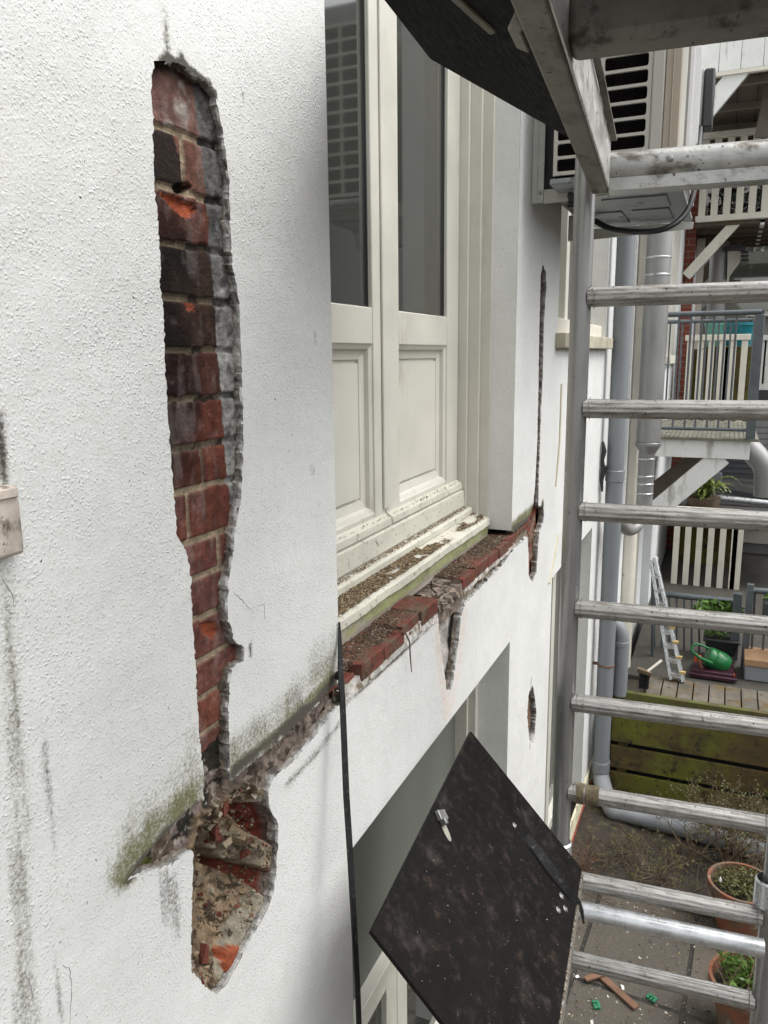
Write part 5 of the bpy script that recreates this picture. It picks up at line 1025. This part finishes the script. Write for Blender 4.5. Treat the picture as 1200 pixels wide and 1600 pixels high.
# hanging plant and pots on the deck
hp = thing('hanging_planter', px(1130, 1000, 6.08), 'black hanging planter with bushy green plant on the galvanised railing', 'planter')
c = px(1127, 1005, 6.05); m = MB(); 
m.add([(c[0]-.06, c[1]-.09, c[2]-.07), (c[0]+.06, c[1]-.09, c[2]-.07), (c[0]+.06, c[1]+.09, c[2]-.07), (c[0]-.06, c[1]+.09, c[2]-.07), (c[0]-.08, c[1]-.115, c[2]+.04), (c[0]+.08, c[1]-.115, c[2]+.04), (c[0]+.08, c[1]+.115, c[2]+.04), (c[0]-.08, c[1]+.115, c[2]+.04)], [(3, 2, 1, 0), (0, 1, 5, 4), (1, 2, 6, 5), (2, 3, 7, 6), (3, 0, 4, 7), (4, 5, 6, 7)])
m.box((c[0]-.09, c[1]-.125, c[2]+.03), (c[0]+.09, c[1]+.125, c[2]+.05)); m.build('pot', M['black_pl'], hp, bevel=.004)
m = leaves('', px(1125, 975, 6.05), (.08, .12, .14), 260, .03, None, '', ''); mm = leaves('', px(1122, 952, 6.05), (.08, .17, .07), 260, .045, None, '', ''); m.add(mm.v, mm.f); m.build('foliage', M['leaf_green'], hp, smooth=False)
wc = thing('watering_can', px(1118, 1050, 5.75), 'bright green plastic watering can tipped on its side on the crate', 'watering can')
c = px(1122, 1032, 5.72); ax = V((.15, -.85, -.35)); ax /= np.linalg.norm(ax)
m = MB(); m.lathe(c-ax*.08, [(0, 0), (.062, 0), (.068, .008), (.070, .045), (.067, .05), (.070, .055), (.070, .105), (.065, .125), (.05, .155), (0, .16)], 26, ax=ax); m.build('body', M['can'], wc)
m = MB(); m.tube(curve([c-ax*.07+V((0, .0, .058)), c-ax*.12+V((-.02, .04, .07)), c-ax*.145+V((-.04, .04, .01)), c-ax*.07+V((-.05, 0, -.035))], 5), .008, 10); m.build('handle', M['can'], wc)
m = MB(); m.tube(curve([c-ax*.04+V((-.062, 0, -.015)), c-ax*.11+V((-.09, .015, -.0)), c-ax*.15+V((-.09, .02, .02))], 4), [.012]*4+[.010]*4+[.009], 10); m.build('spout', M['can'], wc)
cr = thing('crate', px(1115, 1076, 5.75), 'dark maroon plastic crate under the watering can', 'crate')
c = px(1114, 1050, 5.72); m = MB(); z0, z1 = DZ-.01, c[2]+.0; 
for (x0_, x1_, y0_, y1_) in ((c[0]-.12, c[0]-.105, c[1]-.15, c[1]+.15), (c[0]+.105, c[0]+.12, c[1]-.15, c[1]+.15), (c[0]-.104, c[0]+.104, c[1]-.15, c[1]-.135), (c[0]-.104, c[0]+.104, c[1]+.135, c[1]+.15)): m.box((x0_, y0_, z0), (x1_, y1_, z1))
m.box((c[0]-.104, c[1]-.134, z0), (c[0]+.104, c[1]+.134, z0+.05)); m.build('crate_body', M['maroon'], cr, bevel=.004)
m = MB(); m.box((c[0]-.126, c[1]-.156, z1+.001), (c[0]-.10, c[1]+.156, z1+.018)); m.build('crate_rim', M['maroon'], cr, bevel=.004)
m = MB(); m.lathe(px(1135, 1052, 5.7)-V((0, 0, .01)), [(0, 0), (.02, .0), (.026, .02), (.024, .05), (.01, .065), (0, .065)], 14, ax=(0.2, .9, .3)); o = m.build('spray_nozzle', M['white_pl'], None); tag(o, 'small white plastic nozzle lying below the watering can', 'nozzle')
m = MB(); m.lathe(px(1140, 1054, 5.7), [(0, 0), (.016, 0), (.02, .01), (.016, .03), (0, .035)], 12, ax=(0, -1, 0)); o = m.build('plastic_plug', M['orange'], None); tag(o, 'small orange plastic plug lying beside the white nozzle', 'plug')
m = MB(); q = [px(1090, 1024, 5.68), px(1092, 1034, 5.68), px(1100, 1050, 5.66), px(1118, 1075, 5.6)]; m.tube(q, .010, 8); o = m.build('tool_handle', M['terracotta'], None); tag(o, 'thin reddish wooden tool handle leaning on the maroon crate', 'tool handle')
m = MB(); m.lathe(px(1090, 1033, 5.7), [(0, 0), (.022, 0), (.024, .04), (0, .045)], 12); o = m.build('orange_cup', M['orange'], None); tag(o, 'small orange cup at the left end of the maroon crate', 'cup')
# leaning ladder
ld = thing('step_ladder', px(1050, 1066, 5.6), 'aluminium step ladder leaning at the white wall on the deck', 'ladder')
tl, tr = px(1017, 876, 5.75), px(1024, 873, 5.75); bl, br = px(1049, 1062, 5.45), px(1068, 1066, 5.45)
for a, b in ((tl, bl), (tr, br)): m = MB(); m.bar(a, b, .022, .06, up=(1, 0, 0)); m.build('stile', M['galv'], ld, bevel=.002)
for k in range(8): t = .14+k*.115; m = MB(); a = tl+(bl-tl)*t; b = tr+(br-tr)*t; m.obox((a+b)/2, (b-a)/2*.9, (.035, 0, .0), (0, 0, .012)); m.build('step', M['galv'], ld); 
m = MB(); m.bar(px(1020, 880, 5.85), px(1019, 1050, 5.95), .02, .03, up=(1, 0, 0)); m.build('rear_leg', M['rail_steel'], ld); m = MB(); m.lathe(tr, [(0, 0), (.02, 0), (.02, .02), (0, .02)], 12, ax=(-1, 0, 0)); m.build('hinge', M['white_pl'], ld)
for k in range(4): t = .55+k*.12; m = MB(); p = tr+(br-tr)*t; m.obox(p+V((-.03, -.012, 0)), (.012, 0, 0), (0, .02, 0), (0, 0, .008)); m.build('step_cap', mat('yellowed plastic', (.5, .36, .14), .6) if k == 0 else bpy.data.materials['yellowed plastic'], ld)
# brush and cardboard on the deck
m = MB(); c = px(1006, 1068, 5.2)
for i in range(90): a = V(c)+V((rng.normal(0, .008), rng.uniform(-.03, .03), -.035)); m.tube([a, a+V((rng.normal(0, .006), rng.normal(0, .006), .12))], .0016, 4)
o = m.build('brush_bristles', M['black_pl'], None); br_ = o
m = MB(); m.obox(V(c)+V((0, 0, .085)), (.02, 0, 0), (0, .045, .01), (0, 0, .012)); hd = m.build('brush_head', M['twig'], None); hd.parent = br_; hd.location = V(hd['_loc'])-V(br_['_loc']); br_.name = 'hand_brush'
m = MB(); m.tube([V(c)+V((0, -.02, .09)), V(c)+V((.05, -.10, .16))], .009, 8); hn = m.build('handle', M['cream_rail'], None); hn.parent = br_; hn.location = V(hn['_loc'])-V(br_['_loc'])
tag(br_, 'dark bristled hand brush standing at the left end of the deck boards', 'brush')
m = MB(); c = px(1185, 1030, 5.85); m.box((5.7, c[1]-.35, DZ-.02), (5.95, c[1]+.09, DZ+.09)); o = m.build('storage_box', M['pvc_light'], None, bevel=.01); m = MB(); m.box((5.69, c[1]-.36, DZ+.091), (5.96, c[1]+.095, DZ+.14)); l_ = m.build('lid', mat('tan cardboard', (.36, .22, .12), .85), None, bevel=.004); l_.parent = o; l_.location = V(l_['_loc'])-V(o['_loc']); tag(o, 'grey box with tan lid at the right end of the deck', 'box')
pl_ = thing('railing_planter', px(1195, 960, 5.8), 'dark planter box with green plant hooked on the railing at the right edge', 'planter')
c = px(1200, 950, 5.8); m = MB(); m.box((5.74, c[1]-.25, c[2]-.10), (5.88, c[1]+.03, c[2]+.05)); m.build('box', M['dgrey'], pl_, bevel=.008); m = leaves('', (5.81, c[1]-.1, c[2]+.07), (.07, .14, .05), 200, .025, None, '', ''); m.build('foliage', M['leaf_green'], pl_, smooth=False)
# teal pots on balcony
for (u, v, mt, r, lb, nm) in ((1152, 522, 'teal', .17, 'large teal glazed pot standing behind the cream picket balcony', 'flower_pot'), (1122, 522, 'aqua', .13, 'pale aqua pot to the left of the large teal pot', 'flower_pot')):
    c = px(u, v, 8.75); m = MB(); m.lathe(c-V((0, 0, .12)), [(0, 0), (r*.75, 0), (r*.98, .2), (r*1.04, .2), (r*1.04, .24), (r*.9, .24), (r*.85, .18), (0, .18)], 28); o = m.build(nm, M[mt], None); tag(o, lb, 'pot', 'pots on the middle balcony')
    tb = MB(); tb.box((8.55, c[1]-r, c[2]-.9), (8.95, c[1]+r, c[2]-.121)); o = tb.build('plant_stand', M['fence'], None, bevel=.01); tag(o, 'dark wooden stand carrying the '+('large teal' if mt == 'teal' else 'pale aqua')+' pot', 'stand')
# grey cover (gable shape), vent pipe, wall lamp, awning post on rear wall
m = MB(); a = px(1085, 492, 10.5); b = px(1118, 462, 10.5); c = px(1142, 462, 10.5); d = px(1168, 492, 10.5); e = px(1168, 560, 10.5); f = px(1085, 560, 10.5)
m.prism([a, b, c, d, e, f], (.5, 0, 0)); o = m.build('chimney_cover', M['gable'], None, bevel=.02); tag(o, 'grey hipped cover behind the teal pots', 'cover')
m = MB(); c = px(1122, 430, 10.2); m.tube([(10.2, c[1], px(1122, 500, 10.2)[2]), (10.2, c[1], px(1122, 378, 10.2)[2])], .10, 24); o = m.build('vent_pipe', M['zinc'], None); tag(o, 'wide pale vent pipe below the cream baluster balcony', 'pipe')
vc = thing('roof_vent', px(1150, 425, 10.1), 'cream bracketed vent box with dark slats below the balcony, right of the vent pipe', 'vent')
m = MB(); q = [px(1137, 392, 10.1), px(1160, 392, 10.1), px(1160, 404, 10.1), px(1136, 436, 10.1)]; m.prism(q, (.08, 0, 0)); m.build('box', M['cream_rail'], vc); m = MB(); p = px(1148, 389, 10.1); m.box((10.05, p[1]-.11, p[2]-.02), (10.2, p[1]+.11, p[2]+.03)); m.build('cap', M['dgrey'], vc)
for k in range(3): p = px(1162, 394+k*6, 10.08); m = MB(); m.box((10.06, p[1]-.05, p[2]-.012), (10.12, p[1]+.03, p[2]+.012)); m.build('slat', M['black_pl'], vc)
m = MB(); m.tube([px(1082, 418, 9.6), px(1081, 433, 9.6)], .028, 12); o = m.build('blue_sleeve', M['blue'], None); tag(o, 'small blue plastic sleeve on the thin pipe beside the brick pier', 'sleeve')
m = MB(); m.tube([px(1083, 372, 9.65), px(1079, 640, 9.65)], .03, 12); o = m.build('thin_pipe', M['white_pl'], None); tag(o, 'thin white vertical pipe right of the red brick pier', 'pipe')
m = MB(); q = [px(1172, 700, 6.6), px(1185, 716, 6.6), px(1196, 736, 6.6), px(1196, 775, 6.6)]; m.tube(curve([px(1160, 690, 6.6)]+q[1:], 4), .085, 22); o = m.build('bent_duct', M['zinc'], None); tag(o, 'wide grey bent duct coming out from under the steel railed balcony', 'duct')
# between balcony A and the lower picket: roof with fern
rf = thing('flat_roof', px(1150, 800, 8.2), 'dark flat roof terrace with mesh screen behind the diagonal strut', 'roof terrace')
yl = px(1070, 790, 8.1)[1]; yr = px(1300, 790, 8.1)[1]; zr_ = px(1130, 800, 8.1)[2]
m = MB(); m.box((8.1, yr, zr_-.10), (12.3, yl, zr_-.001)); m.build('roofing', mat('dark wet roofing', (.045, .045, .042), .6, var=.5, vs=4), rf)
m = MB(); p = px(1150, 755, 10.5); m.box((10.5, yr, zr_), (10.53, px(1100, 755, 10.5)[1], px(1150, 712, 10.5)[2])); m.build('mesh_screen', M['lattice'], rf)
m = MB()
for k in range(9): 
    z = zr_+.05+k*.07; m.box((10.485, yr, z), (10.499, px(1100, 755, 10.5)[1], z+.012))
m.build('screen_slats', M['rail_steel'], rf, smooth=False)
m = MB(); m.tube([px(1115, 777, 8.5), px(1240, 790, 8.5)], .03, 12); m.build('edge_tube', M['galv'], rf)
m = MB(); m.bar(px(1125, 765, 9.), px(1240, 785, 9.), .08, .05); m.build('dark_beam', M['dgrey'], rf)
fp = thing('fern_pot', px(1098, 795, 8.3), 'fern with arching yellow green fronds in a wooden tub on the roof terrace', 'fern')
c = px(1099, 788, 8.35); m = MB(); m.lathe(c-V((0, 0, .08)), [(0, 0), (.13, 0), (.16, .16), (.14, .16), (0, .14)], 22); m.build('tub', M['twig'], fp)
m = MB()
for k in range(46):
    th = rng.uniform(0, 6.28); L = rng.uniform(.15, .36); up_z = rng.uniform(.05, .25); b0 = V(c)+V((0, 0, .06)); prev = None
    for t in np.linspace(0, 1, 9):
        p = b0+V((math.cos(th)*L*t, math.sin(th)*L*t, up_z*math.sin(t*2.4)*1.0)); s_ = .05*(1-t)+.008
        if prev is not None:
            sd_ = V((-math.sin(th), math.cos(th), .2))*s_; m.add([prev, p+sd_, p+(p-prev)*.3], [(0, 1, 2)]); m.add([prev, p-sd_, p+(p-prev)*.3], [(0, 1, 2)])
        prev = p
m.build('fronds', M['fern'], fp, smooth=False)
m = MB(); p = px(1117, 750, 9.4); m.box((9.4, p[1]-.07, p[2]-.06), (9.5, p[1]+.07, p[2]+.08)); o = m.build('plastic_tub', M['pvc_light'], None, bevel=.01); tag(o, 'translucent bluish tub standing behind the fern', 'tub')

# ================================================================== YARD
def terracotta(c, r, h, label):
    t = thing('plant_pot', c, label, 'plant pot'); m = MB()
    m.lathe(c, [(0, 0), (r*.68, 0), (r*.92, h*.82), (r, h*.82), (r*1.02, h*.86), (r*1.02, h), (r*.93, h), (r*.90, h*.85), (r*.88, h*.8)], 40); m.build('pot', M['terracotta'], t)
    m = MB(); n_ = 24; vs = [V(c)+V((0, 0, h*.83))]; 
    for k in range(n_): th = 6.2832*k/n_; vs.append(V(c)+V((r*.9*math.cos(th), r*.9*math.sin(th), h*.80+rng.normal(0, .004))))
    m.add(vs, [(0, 1+k, 1+(k+1) % n_) for k in range(n_)]); m.build('soil', M['soil'], t); return t
def tuft(c, ext, n, size, mt, nm, parent): m = leaves('', c, ext, n, size, None, '', ''); return m.build(nm, mt, parent, smooth=False)
c1 = pz(1165, 1395, GZ); r1 = .17; h1 = .22
c1 = px(1160, 1378, 4.05); c1[2] = GZ; h1 = px(1160, 1378, 4.05)[2]-GZ
t1 = terracotta(c1, .165, max(.12, h1), 'terracotta pot with low mossy plant, between the two bottom rungs and the shrub')
tuft(c1+V((0, 0, h1-.0)), (.14, .14, .035), 1500, .012, M['leaf'], 'ground_cover', t1)
m = MB(); m.lathe(px(1125, 1380, 3.95)+V((0, 0, .01)), [(0, 0), (.006, .002), (.008, .012), (0, .03)], 8); m.build('plant_label', M['white_pl'], t1)
c2 = px(1172, 1530, 3.35); h2 = c2[2]-GZ; c2[2] = GZ
t2 = terracotta(c2, .165, h2, 'large cracked terracotta pot with bright green seedlings at the bottom right corner')
tuft(c2+V((0, 0, h2+.02)), (.12, .12, .05), 260, .02, M['leaf_green'], 'seedlings', t2); tuft(c2+V((0.02, .08, h2+.06)), (.05, .05, .06), 90, .02, M['leaf_green'], 'seedlings', t2); tuft(c2+V((0, 0, h2-.01)), (.14, .14, .02), 500, .012, M['leaf'], 'ground_cover', t2)
m = MB()
for k in range(14): a = c2+V((rng.uniform(-.1, .1), rng.uniform(-.1, .1), h2)); m.tube([a, a+V((rng.normal(0, .05), rng.normal(0, .05), .12))], .0022, 5)
m.build('stems', M['twig'], t2)
c3 = px(1150, 1580, 3.05); c3[2] = GZ
# twiggy shrub
sh = thing('twiggy_shrub', pz(1130, 1345, GZ), 'sparse twiggy shrub with tiny yellowish leaves in front of the mossy fence', 'shrub')
def grow(mb, lf, p, d, L, r, dep, spread=.5):
    q = [p]; n = 4
    for i in range(n): d = d+rng.normal(0, .16, 3); d /= np.linalg.norm(d); p = p+d*L/n; q.append(p)
    mb.tube(q, [r*(1-.45*i/n) for i in range(n+1)], 5 if r > .003 else 4, cap=False)
    if dep <= 1:
        for i in range(3 if dep == 0 else 1):
            pp = q[rng.integers(1, n+1)]+rng.normal(0, .006, 3); a = rng.normal(0, 1, 3); a /= np.linalg.norm(a); b = np.cross(a, rng.normal(0, 1, 3)); b /= np.linalg.norm(b); s_ = rng.uniform(.004, .0085); lf.add([pp-a*s_, pp+b*s_*.6, pp+a*s_, pp-b*s_*.6], [(0, 1, 2, 3)])
    if dep == 0: return
    for k in range(3 if dep > 1 else 4):
        d2 = d+rng.normal(0, spread, 3); d2 /= np.linalg.norm(d2); grow(mb, lf, q[rng.integers(2, n+1)], d2, L*rng.uniform(.6, .85), r*.58, dep-1, spread)
mb = MB(); lf = MB(); b0 = px(1135, 1352, 4.55); b0[2] = GZ
for k in range(13): grow(mb, lf, b0+rng.normal(0, .035, 3)*V((1, 1, 0)), V((rng.normal(0, .3), rng.normal(.1, .7), 1.)), .22, .006, 4, .5)
mb.build('branches', M['twig'], sh); lf.build('foliage', M['leaf'], sh, smooth=False)
s2 = thing('low_shrub', pz(1030, 1370, GZ), 'low sprawling shrub with thin bare twigs on the dark soil', 'shrub')
mb = MB(); lf = MB(); b0 = pz(1030, 1372, GZ)
mb.lathe(b0-V((0, 0, .01)), [(0, 0), (.03, .0), (.012, .018), (0, .02)], 10)
for k in range(13): grow(mb, lf, b0+rng.normal(0, .008, 3)*V((1, 1, 0)), V((rng.normal(0, .9), rng.normal(0, 1.3), .5)), .16, .004, 3, .55)
mb.build('branches', M['twig'], s2); lf.build('foliage', M['leaf'], s2, smooth=False)
s3 = thing('dead_plant', pz(905, 1330, GZ), 'withered brown weed at the foot of the white wall behind the upright', 'weed')
mb = MB(); lf = MB(); b0 = px(905, 1345, 4.1); b0[2] = GZ
for k in range(8): grow(mb, lf, b0+rng.normal(0, .02, 3)*V((1, 1, 0)), V((rng.normal(0, .3), rng.normal(0, .3), 1)), .12, .004, 2, .4)
mb.build('stems', M['wood'], s3); lf.build('foliage', mat('withered leaf', (.07, .05, .025), .8, var=.5, vs=40), s3, smooth=False)
# trailing dry stems over the soil and between the pots
mb = MB()
for k in range(70):
    a = V((rng.uniform(3.9, 4.9), rng.uniform(-1.2, -.12), GZ+.025)); d = V((rng.normal(), rng.normal(), .12)); d /= np.linalg.norm(d); q = [a]
    for i in range(6): d = d+rng.normal(0, .28, 3)*V((1, 1, .35)); d /= np.linalg.norm(d); q.append(q[-1]+d*rng.uniform(.03, .07)); q[-1][2] = max(q[-1][2], GZ+.012)
    mb.tube(q, [.0032*(1-.1*i) for i in range(7)], 5, cap=False)
o = mb.build('dry_stems', M['root'], None); tag(o, 'tangle of dry fallen stems lying over the dark soil between the pots and the wall', 'stems', kind='stuff')
# soil bed
so_ = MB(); xs_ = np.arange(4.05, 5.12, .03); ys_ = np.arange(-1.7, .0, .03); XX, YY = np.meshgrid(xs_, ys_); ZZ = GZ+.006+.03*(fbm(XX.ravel(), YY.ravel(), 9, 70)-.3)*sst(4.05, 4.2, XX.ravel()); nx = len(xs_)
so_.add(list(zip(XX.ravel(), YY.ravel(), ZZ)), [(j*nx+i, j*nx+i+1, (j+1)*nx+i+1, (j+1)*nx+i) for j in range(len(ys_)-1) for i in range(nx-1)])
o = so_.build('soil', M['soil'], None); tag(o, None, None, kind='structure')
# broken wood, clips
m = MB(); a = pz(933, 1520, GZ+.012); b = pz(995, 1575, GZ+.012); m.bar(a, b, .035, .012); o = m.build('broken_lath', M['wood'], None, bevel=.002); tag(o, 'broken brown wooden lath lying on the paving, longer piece', 'lath')
m = MB(); m.bar(pz(914, 1530, GZ+.026), pz(944, 1520, GZ+.026), .03, .01); o = m.build('broken_lath', M['wood'], None, bevel=.002); tag(o, 'short splinter of brown lath lying across the end of the longer piece', 'lath')
for (u, v, rot, lb) in ((935, 1570, .4, 'green plastic clip on the paving nearest the black hatch'), (1020, 1558, 1.1, 'green plastic clip on the paving right of the broken lath')):
    c = pz(u, v, GZ+.008); ax = V((math.cos(rot), math.sin(rot), 0)); ay = V((-math.sin(rot), math.cos(rot), 0)); m = MB(); m.obox(c, ax*.022, ay*.006, (0, 0, .007)); m.obox(c+ay*.016+ax*.016, ax*.006, ay*.0098, (0, 0, .007)); m.obox(c+ay*.016-ax*.016, ax*.006, ay*.0098, (0, 0, .007)); m.obox(c+ay*.016, ax*.004, ay*.0098, (0, 0, .005)); o = m.build('plastic_clip', M['clip'], None, bevel=.002); tag(o, lb, 'clip', 'green clips on the paving')
for (u, v, lb) in ((902, 1526, 'white chip of render on the paving left of the broken lath'), (973, 1543, 'white chip of render on the paving right of the broken lath'), (925, 1598, 'white chip of render on the paving at the bottom edge')):
    c = pz(u, v, GZ+.004); m = MB(); m.obox(c, (.009, .004, 0), (-.003, .006, 0), (0, 0, .003), jit=.0025); o = m.build('render_chip', M['white_paint'], None, smooth=False); tag(o, lb, 'render chip', 'chips of render on the paving')
for o in bpy.data.objects:
    if '_loc' in o: del o['_loc']
